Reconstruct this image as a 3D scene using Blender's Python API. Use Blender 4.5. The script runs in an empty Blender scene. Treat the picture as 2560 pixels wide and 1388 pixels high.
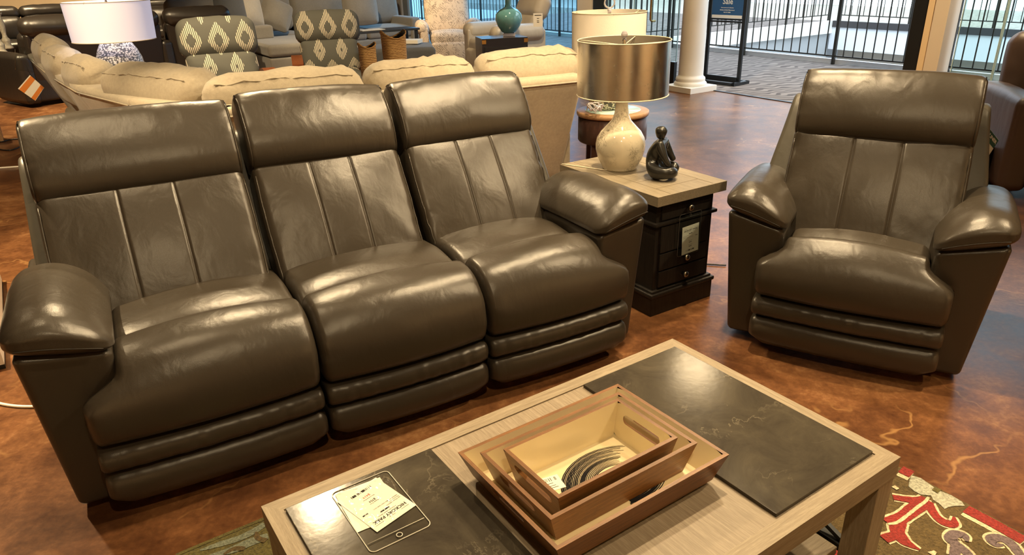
import bpy, bmesh, math, random
from mathutils import Vector, Matrix, noise
random.seed(7)
D = bpy.data
SC = bpy.context.scene
COL = SC.collection
PI = math.pi
def R(d): return math.radians(d)
def sm(a, b, x):
    t = max(0, min(1, (x-a)/(b-a))); return t*t*(3-2*t)
def lerp(a, b, t): return a+(b-a)*t

# ------------------------------------------------------------------ camera
H = 1.5; FPX = 1790.0
roll = -0.0275; pitch = R(23.6)
Fv = Vector((0, math.cos(pitch), -math.sin(pitch))); R0 = Vector((1, 0, 0)); U0 = R0.cross(Fv)
c_, s_ = math.cos(roll), math.sin(roll)
Rv = c_*R0+s_*U0; Uv = -s_*R0+c_*U0
cam = D.cameras.new('camera'); cam.sensor_width = 36; cam.lens = FPX/2560*36; cam.clip_start = .05; cam.clip_end = 200
camo = D.objects.new('camera', cam); COL.objects.link(camo)
M = Matrix.Identity(4)
for i in range(3):
    M[i][0] = Rv[i]; M[i][1] = Uv[i]; M[i][2] = -Fv[i]
M[0][3], M[1][3], M[2][3] = 0, 0, H
camo.matrix_world = M
SC.camera = camo
def ray(x, y): return Fv+Rv*((x-1280)/FPX)-Uv*((y-694)/FPX)
def at_z(x, y, z):
    d = ray(x, y); t = (z-H)/d.z; return Vector((0, 0, H))+d*t
A33 = R(33)
UV_ = Vector((math.cos(A33), math.sin(A33), 0)); WV_ = Vector((math.sin(A33), -math.cos(A33), 0))
def us(u, s, z=0): return UV_*u+WV_*s+Vector((0, 0, z))

# ------------------------------------------------------------------ materials
class NM:
    def __init__(s, name, rough=.5, metal=0, spec=.5, coat=0, col=(.5, .5, .5)):
        s.m = D.materials.new(name); s.m.use_nodes = True
        s.nt = s.m.node_tree; s.N = s.nt.nodes; s.L = s.nt.links
        s.b = s.N['Principled BSDF']
        s.set('Base Color', col); s.set('Roughness', rough); s.set('Metallic', metal)
        s.set('Specular IOR Level', spec); s.set('Coat Weight', coat)
        s.m.diffuse_color = (*col[:3], 1)
    def set(s, k, v):
        if k in s.b.inputs:
            if isinstance(v, (tuple, list)) and len(v) == 3: v = (*v, 1)
            s.b.inputs[k].default_value = v
    def n(s, t, **kw):
        nd = s.N.new(t)
        for k, v in kw.items():
            if k in ('i',):
                for kk, vv in v.items():
                    if hasattr(vv, 'is_output'): s.L.new(vv, nd.inputs[kk])
                    else: nd.inputs[kk].default_value = vv
            else: setattr(nd, k, v)
        return nd
    def co(s, scale=(1, 1, 1), rot=(0, 0, 0), kind='Object'):
        tc = s.n('ShaderNodeTexCoord'); mp = s.n('ShaderNodeMapping')
        s.L.new(tc.outputs[kind], mp.inputs[0]); mp.inputs['Scale'].default_value = scale; mp.inputs['Rotation'].default_value = rot
        return mp.outputs[0]
    def noise(s, v, scale, detail=3, rough=.5, dist=0):
        return s.n('ShaderNodeTexNoise', i={'Vector': v, 'Scale': scale, 'Detail': detail, 'Roughness': rough, 'Distortion': dist}).outputs
    def ramp(s, f, stops, interp='LINEAR'):
        r = s.n('ShaderNodeValToRGB'); s.L.new(f, r.inputs[0]); e = r.color_ramp; e.interpolation = interp
        while len(e.elements) < len(stops): e.elements.new(.5)
        for el, (p, c) in zip(e.elements, stops):
            el.position = p; el.color = (*c, 1) if len(c) == 3 else c
        return r.outputs[0]
    def mix(s, f, a, b, mode='MIX'):
        m = s.n('ShaderNodeMix', data_type='RGBA', blend_type=mode)
        for sock, v in ((m.inputs[0], f), (m.inputs[6], a), (m.inputs[7], b)):
            if hasattr(v, 'is_output'): s.L.new(v, sock)
            else: sock.default_value = v if not isinstance(v, tuple) else (*v[:3], 1)
        return m.outputs[2]
    def math(s, op, a, b=0, c=0):
        m = s.n('ShaderNodeMath', operation=op)
        for k, v in enumerate((a, b, c)):
            if hasattr(v, 'is_output'): s.L.new(v, m.inputs[k])
            else: m.inputs[k].default_value = v
        return m.outputs[0]
    def col(s, o): s.L.new(o, s.b.inputs['Base Color'])
    def inp(s, k, o): s.L.new(o, s.b.inputs[k])
    def bump(s, h, strength=.2, dist=.01):
        b = s.n('ShaderNodeBump'); b.inputs['Strength'].default_value = strength; b.inputs['Distance'].default_value = dist
        s.L.new(h, b.inputs['Height']); s.L.new(b.outputs[0], s.b.inputs['Normal'])

def plain(name, col, rough=.5, metal=0, spec=.5, coat=0, var=.0, vs=20, bump=0, bs=200):
    m = NM(name, rough, metal, spec, coat, col)
    if var or bump:
        v = m.co()
        if var:
            f = m.noise(v, vs, 4)[0]
            m.col(m.ramp(f, [(.3, tuple(c*(1-var) for c in col)), (.7, tuple(min(1, c*(1+var)) for c in col))]))
        if bump: m.bump(m.noise(v, bs, 3)[0], bump, .005)
    return m.m

def leather(name, col, rough=.38, wr=.25, spec=.5):
    m = NM(name, rough, 0, spec, 0, col)
    v = m.co()
    f = m.noise(v, 4, 2)[0]
    m.col(m.ramp(f, [(.1, tuple(c*.9 for c in col)), (.9, tuple(c*1.1 for c in col))]))
    vo = m.n('ShaderNodeTexVoronoi', i={'Vector': v, 'Scale': 620.0})
    v2 = m.co((13, 13, 6))
    w = m.noise(v2, 1.0, 3, .5, .4)[0]
    h = m.math('ADD', m.math('MULTIPLY', vo.outputs[0], .09), m.math('MULTIPLY', w, wr*7))
    m.bump(h, .3, .005)
    return m.m

def wood(name, c1, c2, axis=0, scale=6, rough=.5, grain=1.0, coat=0):
    m = NM(name, rough, 0, .4, coat, c1)
    sc = [26, 26, 26]; sc[axis] = 1.3
    v = m.co(tuple(sc))
    f = m.noise(v, scale, 6, .62, .9)[0]
    fine = m.noise(m.co(tuple(s*3.4 for s in sc)), scale*2.2, 3, .6)[0]
    f2 = m.math('ADD', m.math('MULTIPLY', f, .62), m.math('MULTIPLY', fine, .38*grain))
    m.col(m.ramp(f2, [(.34, c2), (.5, tuple((a+b)/2 for a, b in zip(c1, c2))), (.62, c1)]))
    m.bump(f2, .15, .002)
    return m.m

LE = leather('charcoal_taupe_leather', (.046, .0375, .028), .31, .3, .5)
LE_BACK = leather('dark_leather_backing', (.075, .068, .054), .4)
LE_BLK = leather('black_brown_leather', (.022, .018, .015), .34)
LE_BRN = leather('brown_leather', (.075, .048, .038), .42)
LE_CRM = leather('cream_leather', (.52, .45, .36), .4, .4)
DARK = plain('dark_gap', (.012, .011, .01), .8)
def fabric(name, c, v=.12, bs=260, bump=.35, nap=3):
    m = NM(name, .9, 0, .2, 0, c)
    m.set('Sheen Weight', .3)
    co = m.co()
    a = m.noise(co, nap, 4, .6)[0]; b = m.noise(co, 60, 3)[0]
    f = m.math('ADD', m.math('MULTIPLY', a, .6), m.math('MULTIPLY', b, .4))
    m.col(m.ramp(f, [(.32, tuple(x*(1-v) for x in c)), (.68, tuple(min(1, x*(1+v)) for x in c))]))
    m.bump(m.noise(co, bs, 3)[0], bump, .004)
    return m.m
BEIGE = fabric('beige_chenille', (.39, .335, .25), .16)
GREYF = fabric('grey_tweed', (.15, .138, .12), .14)
DGREY = fabric('charcoal_fabric', (.065, .068, .075), .12)
SLATE = fabric('slate_fabric', (.085, .088, .095), .12)
# ikat
IKO = .85
def ikat():
    m = NM('ikat_fabric', .85, 0, .2, 0, (.1, .1, .09))
    co = m.co()
    sx = m.n('ShaderNodeSeparateXYZ'); m.L.new(co, sx.inputs[0])
    zz = m.math('MULTIPLY', m.math('ADD', sx.outputs[2], m.math('MULTIPLY', sx.outputs[1], -.35)), 1.0)
    xx = sx.outputs[0]
    def ring(ox, oz, hx, hz, lo):
        a = m.math('SUBTRACT', m.math('FRACT', m.math('ADD', m.math('DIVIDE', xx, .235), ox)), .5)
        b = m.math('SUBTRACT', m.math('FRACT', m.math('ADD', m.math('DIVIDE', zz, .43), oz)), .5)
        a = m.math('MULTIPLY', m.math('ABSOLUTE', a), .235/hx); b = m.math('MULTIPLY', m.math('ABSOLUTE', b), .43/hz)
        d = m.math('ADD', m.math('POWER', a, 1.25), m.math('POWER', b, 1.25))
        return m.math('MULTIPLY', m.math('GREATER_THAN', d, lo), m.math('LESS_THAN', d, 1.0))
    r = m.math('MAXIMUM', ring(.5, IKO, .092, .135, .36), ring(.0, IKO+.5, .062, .095, .12))
    st = m.math('GREATER_THAN', m.math('FRACT', m.math('MULTIPLY', m.math('ADD', xx, m.math('MULTIPLY', zz, .12)), 62)), .5)
    m.col(m.mix(m.math('MULTIPLY', r, st), (.105, .105, .092), (.66, .6, .47)))
    return m.m
IKAT = ikat()
def floral():
    m = NM('floral_fabric', .85, 0, .2, 0, (.5, .4, .32))
    co = m.co()
    v = m.n('ShaderNodeTexNoise', i={'Vector': co, 'Scale': 6.5, 'Distortion': 2.6, 'Detail': .6}).outputs[0]
    band = m.math('LESS_THAN', m.math('ABSOLUTE', m.math('SUBTRACT', v, .5)), .018)
    w = m.n('ShaderNodeTexWave', i={'Vector': m.co((1, 1, 1), (0, R(40), 0)), 'Scale': 13.0, 'Distortion': 9.0, 'Detail': 1.0}).outputs[1]
    leaf = m.math('MULTIPLY', m.math('GREATER_THAN', w, .72), m.math('GREATER_THAN', m.noise(co, 9, 2)[0], .53))
    m.col(m.mix(m.math('MAXIMUM', band, leaf), (.55, .45, .36), (.27, .22, .18)))
    return m.m
FLORAL = floral()
def floor_mat():
    m = NM('stained_concrete', .3, 0, .28, 0, (.2, .08, .03))
    co = m.co()
    big = m.noise(co, .9, 6, .65, .6)[0]; mid = m.noise(co, 5.5, 6, .7, .4)[0]; fine = m.noise(co, 45, 4, .65)[0]
    f = m.math('ADD', m.math('ADD', m.math('MULTIPLY', big, .5), m.math('MULTIPLY', mid, .42)), m.math('MULTIPLY', fine, .2))
    base = m.ramp(f, [(.42, (.058, .022, .010)), (.52, (.115, .047, .019)), (.60, (.185, .08, .032)), (.70, (.33, .17, .075))])
    # pale veins
    wv = m.n('ShaderNodeVectorMath', operation='ADD'); nz = m.noise(co, 1.7, 4, .6)[1]
    sc = m.n('ShaderNodeVectorMath', operation='SCALE'); m.L.new(nz, sc.inputs[0]); sc.inputs['Scale'].default_value = .9
    m.L.new(co, wv.inputs[0]); m.L.new(sc.outputs[0], wv.inputs[1])
    vo = m.n('ShaderNodeTexVoronoi', feature='DISTANCE_TO_EDGE', i={'Vector': wv.outputs[0], 'Scale': 1.15})
    line = m.ramp(vo.outputs[0], [(0, (1, 1, 1)), (.004, (.8, .8, .8)), (.012, (0, 0, 0))])
    mask = m.ramp(m.noise(co, 2.3, 3)[0], [(.48, (0, 0, 0)), (.62, (1, 1, 1))])
    c = m.mix(m.math('MULTIPLY', m.math('MULTIPLY', line, mask), .5), base, (.46, .26, .1))
    m.col(c)
    m.inp('Roughness', m.ramp(mid, [(.1, (.25,)*3), (.9, (.36,)*3)]))
    m.bump(f, .06, .01)
    return m.m
FLOOR = floor_mat()
def carpet_mat(name, c1, c2):
    m = NM(name, .95, 0, .1, 0, c1)
    co = m.co((1, 1, 1), (0, 0, R(-12)))
    w = m.n('ShaderNodeTexWave', bands_direction='Y', i={'Vector': co, 'Scale': 2.4, 'Distortion': 9.0, 'Detail': 1.0, 'Detail Scale': 1.3}).outputs[1]
    n = m.noise(co, 150, 2)[0]
    ch = m.n('ShaderNodeTexBrick', i={'Vector': co, 'Scale': 1.0, 'Mortar Size': .006, 'Brick Width': .6, 'Row Height': .6,
             'Color1': (.4, .4, .4, 1), 'Color2': (.6, .6, .6, 1), 'Mortar': (.5, .5, .5, 1)}).outputs[0]
    f = m.math('ADD', m.math('ADD', m.math('MULTIPLY', w, .95), m.math('MULTIPLY', n, .15)), m.math('MULTIPLY', ch, .12))
    m.col(m.ramp(f, [(.42, c2), (.68, c1)]))
    m.bump(n, .3, .004)
    return m.m
CARPET = carpet_mat('mall_carpet', (.25, .215, .19), (.115, .098, .09))
WHITE = plain('white_paint', (.85, .82, .74), .45, var=.05, vs=3)
ANTIQ = plain('distressed_white', (.62, .58, .48), .6, var=.35, vs=25)
FASCIA = plain('white_fascia', (.82, .84, .86), .6)
BEIGEW = plain('tan_wall', (.5, .38, .24), .7, var=.03, vs=2)
GREYW = plain('grey_wall', (.22, .215, .22), .7)
CEIL = plain('ceiling_paint', (.2, .165, .13), .9)
BLKM = plain('black_metal', (.02, .022, .024), .4, .3)
RAILM = plain('dark_rail_metal', (.045, .04, .032), .45, .5)
BRASS = plain('brass', (.6, .4, .15), .25, 1)
CHROME = plain('chrome', (.75, .73, .7), .1, 1)
NICKEL = plain('antique_nickel', (.32, .29, .24), .28, 1)
BLKWOOD = wood('worn_black_wood', (.028, .023, .019), (.012, .01, .009), 2, 5, .45)
OAKX = wood('grey_oak_x', (.37, .3, .205), (.21, .16, .1), 0)
OAKY = wood('grey_oak_y', (.37, .3, .205), (.21, .16, .1), 1)
OAKZ = wood('grey_oak_z', (.40, .325, .225), (.24, .185, .12), 2)
OAKP = wood('grey_oak_planks', (.36, .29, .205), (.21, .16, .105), 1, 5)
REDW = wood('red_brown_wood', (.26, .085, .03), (.12, .035, .014), 1, 6, .35)
TRAYW = wood('tray_wood_x', (.27, .12, .036), (.115, .048, .016), 0, 6, .4)
TRAYWY = wood('tray_wood_y', (.25, .11, .033), (.105, .044, .015), 1, 6, .4)
DKWOOD = wood('dark_brown_wood', (.05, .022, .016), (.022, .01, .008), 2, 5, .35)
WALN = wood('walnut_top', (.42, .26, .14), (.25, .14, .07), 0, 5, .35)
CREAM = plain('cream_enamel', (.78, .66, .42), .16, 0, .5, .3)
INK = plain('black_ink', (.012, .011, .012), .85, spec=.1)
REDINK = plain('red_ink', (.6, .16, .1), .6)
PAPER = plain('white_paper', (.85, .8, .7), .6)
WHITEINK = plain('white_ink', (.85, .85, .82), .6)
ORANGE = plain('orange_print', (.72, .22, .03), .5)
GREENP = plain('green_print', (.025, .1, .085), .5)
BLUEP = plain('blue_poster', (.035, .11, .27), .35)
LINEN = plain('white_linen', (.8, .75, .68), .85, bump=.2, bs=300)
LININ = plain('shade_lining', (.2, .17, .13), .6)
def stone_mat():
    m = NM('dark_slate_stone', .2, 0, .2, 0, (.08, .07, .055))
    co = m.co()
    f = m.noise(co, 7, 6, .65, .8)[0]
    base = m.ramp(f, [(.35, (.045, .038, .03)), (.6, (.075, .064, .047)), (.75, (.1, .085, .062))])
    v2 = m.noise(co, 4.5, 5, .6, 1.2)[0]
    vein = m.ramp(m.math('ABSOLUTE', m.math('SUBTRACT', v2, .5)), [(0, (.8,)*3), (.006, (.35,)*3), (.014, (0,)*3)])
    mask = m.ramp(m.noise(co, 6, 2)[0], [(.5, (0,)*3), (.66, (1,)*3)])
    sp = m.ramp(m.noise(co, 90, 2, .5)[0], [(.7, (0,)*3), (.76, (1,)*3)])
    t = m.math('MAXIMUM', m.math('MULTIPLY', vein, mask), m.math('MULTIPLY', m.math('MULTIPLY', sp, mask), .5))
    m.col(m.mix(m.math('MULTIPLY', t, .55), base, (.3, .26, .19)))
    m.inp('Roughness', m.ramp(m.noise(co, 30, 4)[0], [(.1, (.13,)*3), (.9, (.17,)*3)]))
    m.bump(m.noise(co, 60, 4)[0], .05, .002)
    return m.m
STONE = stone_mat()
def silver_mat():
    m = NM('silver_leaf', .24, 1, .5, 0, (.8, .74, .62))
    co = m.co((1, 1, 1))
    f = m.noise(co, 14, 4, .6)[0]
    m.col(m.ramp(f, [(.2, (.74, .72, .66)), (.8, (.82, .8, .76))]))
    m.inp('Roughness', m.ramp(m.noise(co, 30, 3)[0], [(.2, (.2,)*3), (.85, (.3,)*3)]))
    m.bump(m.noise(co, 70, 3)[0], .05, .002)
    return m.m
SILVER = silver_mat()
def glaze():
    m = NM('crackled_cream_glaze', .08, 0, .5, .6, (.6, .53, .4))
    co = m.co()
    n = m.noise(co, 22, 5, .65, 1.5)[0]
    mask = m.ramp(m.noise(co, 9, 3)[0], [(.46, (0,)*3), (.62, (1,)*3)])
    v = m.ramp(m.math('ABSOLUTE', m.math('SUBTRACT', n, .5)), [(0, (1,)*3), (.03, (0,)*3)])
    m.col(m.mix(m.math('MULTIPLY', v, mask), (.66, .59, .45), (.12, .1, .07)))
    return m.m
GLAZE = glaze()
TEAL = plain('teal_glaze', (.13, .31, .32), .08, 0, .5, .5, var=.2, vs=6)
def pebble(name, c1, c2):
    m = NM(name, .35, 0, .5, .2, c1)
    v = m.n('ShaderNodeTexVoronoi', i={'Vector': m.co((1, 1, 1.15)), 'Scale': 74.0})
    f = m.ramp(v.outputs[0], [(.44, c1), (.56, c2)])
    m.col(f); m.bump(m.math('SUBTRACT', 1.0, v.outputs[0]), .3, .006)
    return m.m
PEBW = pebble('white_pebble_ceramic', (.72, .7, .68), (.1, .1, .11))
PEBD = pebble('dark_pebble_ceramic', (.62, .54, .4), (.05, .035, .02))
def rattan():
    m = NM('woven_rattan', .7, 0, .3, 0, (.4, .25, .1))
    co = m.co((1, 1, 1))
    w = m.n('ShaderNodeTexWave', bands_direction='Z', i={'Vector': co, 'Scale': 26.0, 'Distortion': 2.0, 'Detail': 2.0, 'Detail Scale': 3.0}).outputs[1]
    n = m.noise(m.co((8, 8, 60)), 2, 3)[0]
    f = m.math('ADD', m.math('MULTIPLY', w, .5), m.math('MULTIPLY', n, .5))
    m.col(m.ramp(f, [(.3, (.2, .1, .04)), (.5, (.5, .28, .11)), (.7, (.7, .45, .19))]))
    m.bump(f, .5, .006)
    return m.m
RATTAN = rattan()
def rugm(name, c, v=.42):
    m = NM(name, .95, 0, .1, 0, c)
    m.set('Sheen Weight', .2)
    co = m.co()
    n = m.noise(co, 130, 3, .7)[0]; n2 = m.noise(co, 6, 3)[0]
    f = m.math('ADD', m.math('MULTIPLY', n, .75), m.math('MULTIPLY', n2, .25))
    m.col(m.ramp(f, [(.3, tuple(x*(1-v*1.6) for x in c)), (.7, tuple(min(1, x*(1+v)) for x in c))]))
    m.bump(n, .8, .006)
    return m.m
RUGB = rugm('rug_brown_pile', (.115, .078, .03)); RUGR = rugm('rug_red_pile', (.28, .03, .024)); RUGC = rugm('rug_cream_pile', (.68, .56, .36))
RUGG = rugm('rug_grey_pile', (.42, .42, .33)); RUGP = rugm('rug_mauve_pile', (.17, .125, .13)); RUGT = rugm('rug_teal_pile', (.2, .22, .16)); RUGO = rugm('rug_olive_pile', (.12, .1, .03))
def glass_mat(name, tint=(1, 1, 1), gl=.12, rough=.02, fac=None):
    m = D.materials.new(name); m.use_nodes = True; nt = m.node_tree; N = nt.nodes; L = nt.links
    N.remove(N['Principled BSDF'])
    t = N.new('ShaderNodeBsdfTransparent'); t.inputs[0].default_value = (*tint, 1)
    g = N.new('ShaderNodeBsdfGlossy'); g.inputs['Roughness'].default_value = rough; g.inputs[0].default_value = (1, 1, 1, 1)
    lw = N.new('ShaderNodeLayerWeight'); lw.inputs[0].default_value = gl
    mx = N.new('ShaderNodeMixShader'); L.new(lw.outputs['Fresnel'], mx.inputs[0]); L.new(t.outputs[0], mx.inputs[1]); L.new(g.outputs[0], mx.inputs[2])
    L.new(mx.outputs[0], N['Material Output'].inputs[0]); m.diffuse_color = (*tint, .3)
    if rough > .03:
        no = N.new('ShaderNodeTexNoise'); no.inputs['Scale'].default_value = 28; no.inputs['Detail'].default_value = 2
        tc = N.new('ShaderNodeTexCoord'); L.new(tc.outputs['Object'], no.inputs[0])
        b = N.new('ShaderNodeBump'); b.inputs['Strength'].default_value = .5; b.inputs['Distance'].default_value = .01
        L.new(no.outputs[0], b.inputs['Height']); L.new(b.outputs[0], g.inputs['Normal']); L.new(b.outputs[0], lw.inputs['Normal'])
    return m
GLASS = glass_mat('clear_glass', (.86, .94, .95), .06)
GLASSE = plain('glass_edge', (.42, .56, .54), .15, 0, .5)
VINYL = glass_mat('clear_vinyl', (.96, .96, .94), .1, .06)
GLASSB = glass_mat('daylight_blue_glass', (.6, .84, 1.0), .06)  # cool daylight beyond the pane is put into its blue tint
GLASSF = glass_mat('reflective_glass', (.8, .88, .86), .25)
ACRYL = glass_mat('acrylic', (.9, .92, .92), .2)
CRYST = plain('crystal', (.75, .72, .78), .05, .6)
def emis(name, col, st):
    m = NM(name, .4, col=col); m.set('Emission Color', col); m.set('Emission Strength', st); return m.m
WINL = emis('daylit_window', (.8, .93, 1.0), 1.6)

# ------------------------------------------------------------------ mesh builder
class MB:
    def __init__(s): s.v = []; s.f = []; s.mi = []; s.sm = []
    def add(s, vs, fs, mi=0, smooth=True, T=None):
        o = len(s.v)
        if T is not None: vs = [T @ Vector(v) for v in vs]
        s.v += [tuple(v) for v in vs]
        for k, f in enumerate(fs):
            s.f.append([i+o for i in f]); s.mi.append(mi if isinstance(mi, int) else mi[k]); s.sm.append(smooth)
        return s
    def box(s, c, size, mi=0, rot=None, bev=0.0, T=None):
        hx, hy, hz = [a/2 for a in size]
        M_ = Matrix.Translation(c) @ (rot.to_4x4() if rot is not None else Matrix.Identity(4))
        if T is not None: M_ = T @ M_
        if bev > 0:
            bm = bmesh.new(); bmesh.ops.create_cube(bm, size=1, matrix=Matrix.Diagonal((*size, 1)))
            bmesh.ops.bevel(bm, geom=bm.edges[:], offset=min(bev, min(size)*.45), segments=2, profile=.7, affect='EDGES')
            bm.verts.index_update()
            s.add([v.co.copy() for v in bm.verts], [[v.index for v in f.verts] for f in bm.faces], mi, False, M_); bm.free(); return s
        vs = [(x, y, z) for x in (-hx, hx) for y in (-hy, hy) for z in (-hz, hz)]
        fs = [(0, 1, 3, 2), (4, 6, 7, 5), (0, 4, 5, 1), (2, 3, 7, 6), (0, 2, 6, 4), (1, 5, 7, 3)]
        return s.add(vs, fs, mi, False, M_)
    def rbox(s, size, r, puff=(0, 0, 0), n=10, k=4, fn=None, mi=0, T=None, extra=((), (), ())):
        h = [a/2 for a in size]
        ts = []
        for ax in range(3):
            rr = min(r, h[ax]*.98); inner = h[ax]-rr
            t = [-h[ax]+rr*(1-math.tan(R(45)*(k-j)/k)) for j in range(k)]
            nn = max(2, n if ax != 1 else n)
            t += [-inner+2*inner*j/nn for j in range(nn+1)]
            t += [-x for x in reversed(t[:k])]
            t += list(extra[ax]); t = sorted(set(round(x, 6) for x in t)); ts.append(t)
        idx = {}; vs = []; fs = []
        def vid(p):
            key = tuple(round(a, 5) for a in p)
            if key in idx: return idx[key]
            inn = [max(-(h[a]-min(r, h[a]*.98)), min(h[a]-min(r, h[a]*.98), p[a])) for a in range(3)]
            d = Vector([p[a]-inn[a] for a in range(3)])
            q = Vector(inn)+(d.normalized()*r if d.length > 1e-9 else d)
            u = [max(-1, min(1, q[a]/h[a])) for a in range(3)]
            o = q.copy()
            for a in range(3):
                b_, c2 = (a+1) % 3, (a+2) % 3
                o[a] += puff[a]*u[a]*(1-u[b_]**2)*(1-u[c2]**2)
            if fn: o = Vector(fn(o, u))
            idx[key] = len(vs); vs.append(o); return idx[key]
        for ax in range(3):
            b_, c2 = (ax+1) % 3, (ax+2) % 3
            for sg in (-1, 1):
                for i in range(len(ts[b_])-1):
                    for j in range(len(ts[c2])-1):
                        q = []
                        for (di, dj) in ((0, 0), (1, 0), (1, 1), (0, 1)):
                            p = [0, 0, 0]; p[ax] = sg*h[ax]; p[b_] = ts[b_][i+di]; p[c2] = ts[c2][j+dj]; q.append(vid(p))
                        fs.append(q if sg > 0 else q[::-1])
        fs = [f for f in fs if len(set(f)) == 4]
        return s.add(vs, fs, mi, True, T)
    def lathe(s, prof, seg=40, mi=0, T=None, cap=True, smooth=True):
        vs = []; fs = []
        for (r, z) in prof:
            for k in range(seg):
                a = 2*PI*k/seg; vs.append((r*math.cos(a), r*math.sin(a), z))
        for i in range(len(prof)-1):
            for k in range(seg):
                k2 = (k+1) % seg; fs.append((i*seg+k, i*seg+k2, (i+1)*seg+k2, (i+1)*seg+k))
        if cap:
            fs.append(list(range(seg))[::-1]); fs.append([(len(prof)-1)*seg+k for k in range(seg)])
        return s.add(vs, fs, mi, smooth, T)
    def tube(s, pts, r, seg=8, mi=0, T=None, closed=False):
        pts = [Vector(p) for p in pts]; n = len(pts); vs = []; fs = []
        prev = None
        for i, p in enumerate(pts):
            a = pts[i-1] if (i > 0 or closed) else p; b = pts[(i+1) % n] if (i < n-1 or closed) else p
            t = (b-a).normalized()
            ref = prev if prev is not None else (Vector((0, 0, 1)) if abs(t.z) < .9 else Vector((1, 0, 0)))
            x = (ref-t*ref.dot(t)).normalized(); prev = x; y = t.cross(x)
            rr = r[i] if isinstance(r, (list, tuple)) else r
            for k in range(seg):
                an = 2*PI*k/seg; vs.append(p+x*rr*math.cos(an)+y*rr*math.sin(an))
        for i in range(n if closed else n-1):
            j = (i+1) % n
            for k in range(seg):
                k2 = (k+1) % seg; fs.append((i*seg+k, i*seg+k2, j*seg+k2, j*seg+k))
        if not closed:
            fs.append(list(range(seg))[::-1]); fs.append([(n-1)*seg+k for k in range(seg)])
        return s.add(vs, fs, mi, True, T)
    def bar(s, a, b, w, mi=0, h=None, up=Vector((0, 0, 1))):
        a = Vector(a); b = Vector(b); t = (b-a).normalized()
        if abs(t.dot(up)) > .98: up = Vector((1, 0, 0))
        x = t.cross(up).normalized(); y = x.cross(t); L_ = (b-a).length
        rot = Matrix((x, t, y)).transposed()
        return s.box((a+b)/2, (w, L_, h or w), mi, rot)
    def prism(s, poly, axis_vec, mi=0, T=None, smooth=False):
        n = len(poly); a = Vector(axis_vec)
        vs = [Vector(p) for p in poly]+[Vector(p)+a for p in poly]
        fs = [(i, (i+1) % n, n+(i+1) % n, n+i) for i in range(n)]
        s.add(vs, fs, mi, smooth, T)
        return s.add(vs, [list(range(n))[::-1], [n+i for i in range(n)]], mi, False, T)
    def ploft(s, prof, w, r, nx=14, k=5, fn=None, mi=0, T=None):
        """closed (y,z) profile swept along x in [-w/2,w/2], ends rounded by r"""
        n = len(prof); P = [Vector(p) for p in prof]
        area = sum(P[i].x*P[(i+1) % n].y-P[(i+1) % n].x*P[i].y for i in range(n))
        sg = 1 if area > 0 else -1
        nor = []
        for i in range(n):
            t = (P[(i+1) % n]-P[i-1]).normalized(); nor.append(Vector((-t.y, t.x))*sg)
        st = []
        for j in range(k+1):
            a = R(90)*j/k; st.append((-w/2+r*(1-math.sin(a)) , r*(1-math.cos(R(90)-a)) if False else r*(1-math.sqrt(max(0, 1-(1-math.sin(a))**2)))))
        # st[0] is inner-most of left end? reorder: from outermost
        left = [(-w/2+r*(1-math.cos(R(90)*j/k)), r*(1-math.sin(R(90)*j/k))) for j in range(k+1)]
        mid = [(-w/2+r+(w-2*r)*j/nx, 0) for j in range(1, nx)]
        stn = left+mid+[(-x, o) for x, o in reversed(left)]
        vs = []; fs = []
        for (x, o) in stn:
            for i in range(n):
                q = P[i]+nor[i]*o; p = Vector((x, q.x, q.y))
                vs.append(Vector(fn(p, 2*x/w)) if fn else p)
        m = len(stn)
        for a in range(m-1):
            for i in range(n):
                j = (i+1) % n; fs.append((a*n+i, a*n+j, (a+1)*n+j, (a+1)*n+i))
        for base in (0, (m-1)*n):
            c = sum((vs[base+i] for i in range(n)), Vector())/n; ci = len(vs); vs.append(c)
            for i in range(n):
                j = (i+1) % n; fs.append((base+i, base+j, ci) if base else (base+j, base+i, ci))
        return s.add(vs, fs, mi, True, T)
    def text(s, body, size, T, mi=0, align='CENTER', bold=0.0, spacing=1.0):
        cu = D.curves.new('t', 'FONT'); cu.body = body; cu.size = size; cu.align_x = align; cu.resolution_u = 2; cu.offset = bold; cu.space_character = spacing
        o = D.objects.new('t', cu); COL.objects.link(o)
        dg = bpy.context.evaluated_depsgraph_get(); me = D.meshes.new_from_object(o.evaluated_get(dg))
        s.add([v.co.copy() for v in me.vertices], [list(p.vertices) for p in me.polygons], mi, False, T)
        D.objects.remove(o); D.curves.remove(cu); D.meshes.remove(me); return s
    def build(s, name, mats, parent=None, label=None, loc=None, rotz=0, fixn=True):
        me = D.meshes.new(name)
        if not isinstance(mats, (list, tuple)): mats = [mats]
        me.from_pydata(s.v, [], s.f)
        for m in mats: me.materials.append(m)
        for p, i, q in zip(me.polygons, s.mi, s.sm): p.material_index = i; p.use_smooth = q
        me.update()
        if fixn:
            bm = bmesh.new(); bm.from_mesh(me); bmesh.ops.recalc_face_normals(bm, faces=bm.faces[:]); bm.to_mesh(me); bm.free()
        o = D.objects.new(name, me); COL.objects.link(o)
        if parent is not None: o.parent = parent
        if loc is not None: o.location = loc; o.rotation_euler = (0, 0, rotz)
        if label: o['label'] = label
        return o
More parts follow.
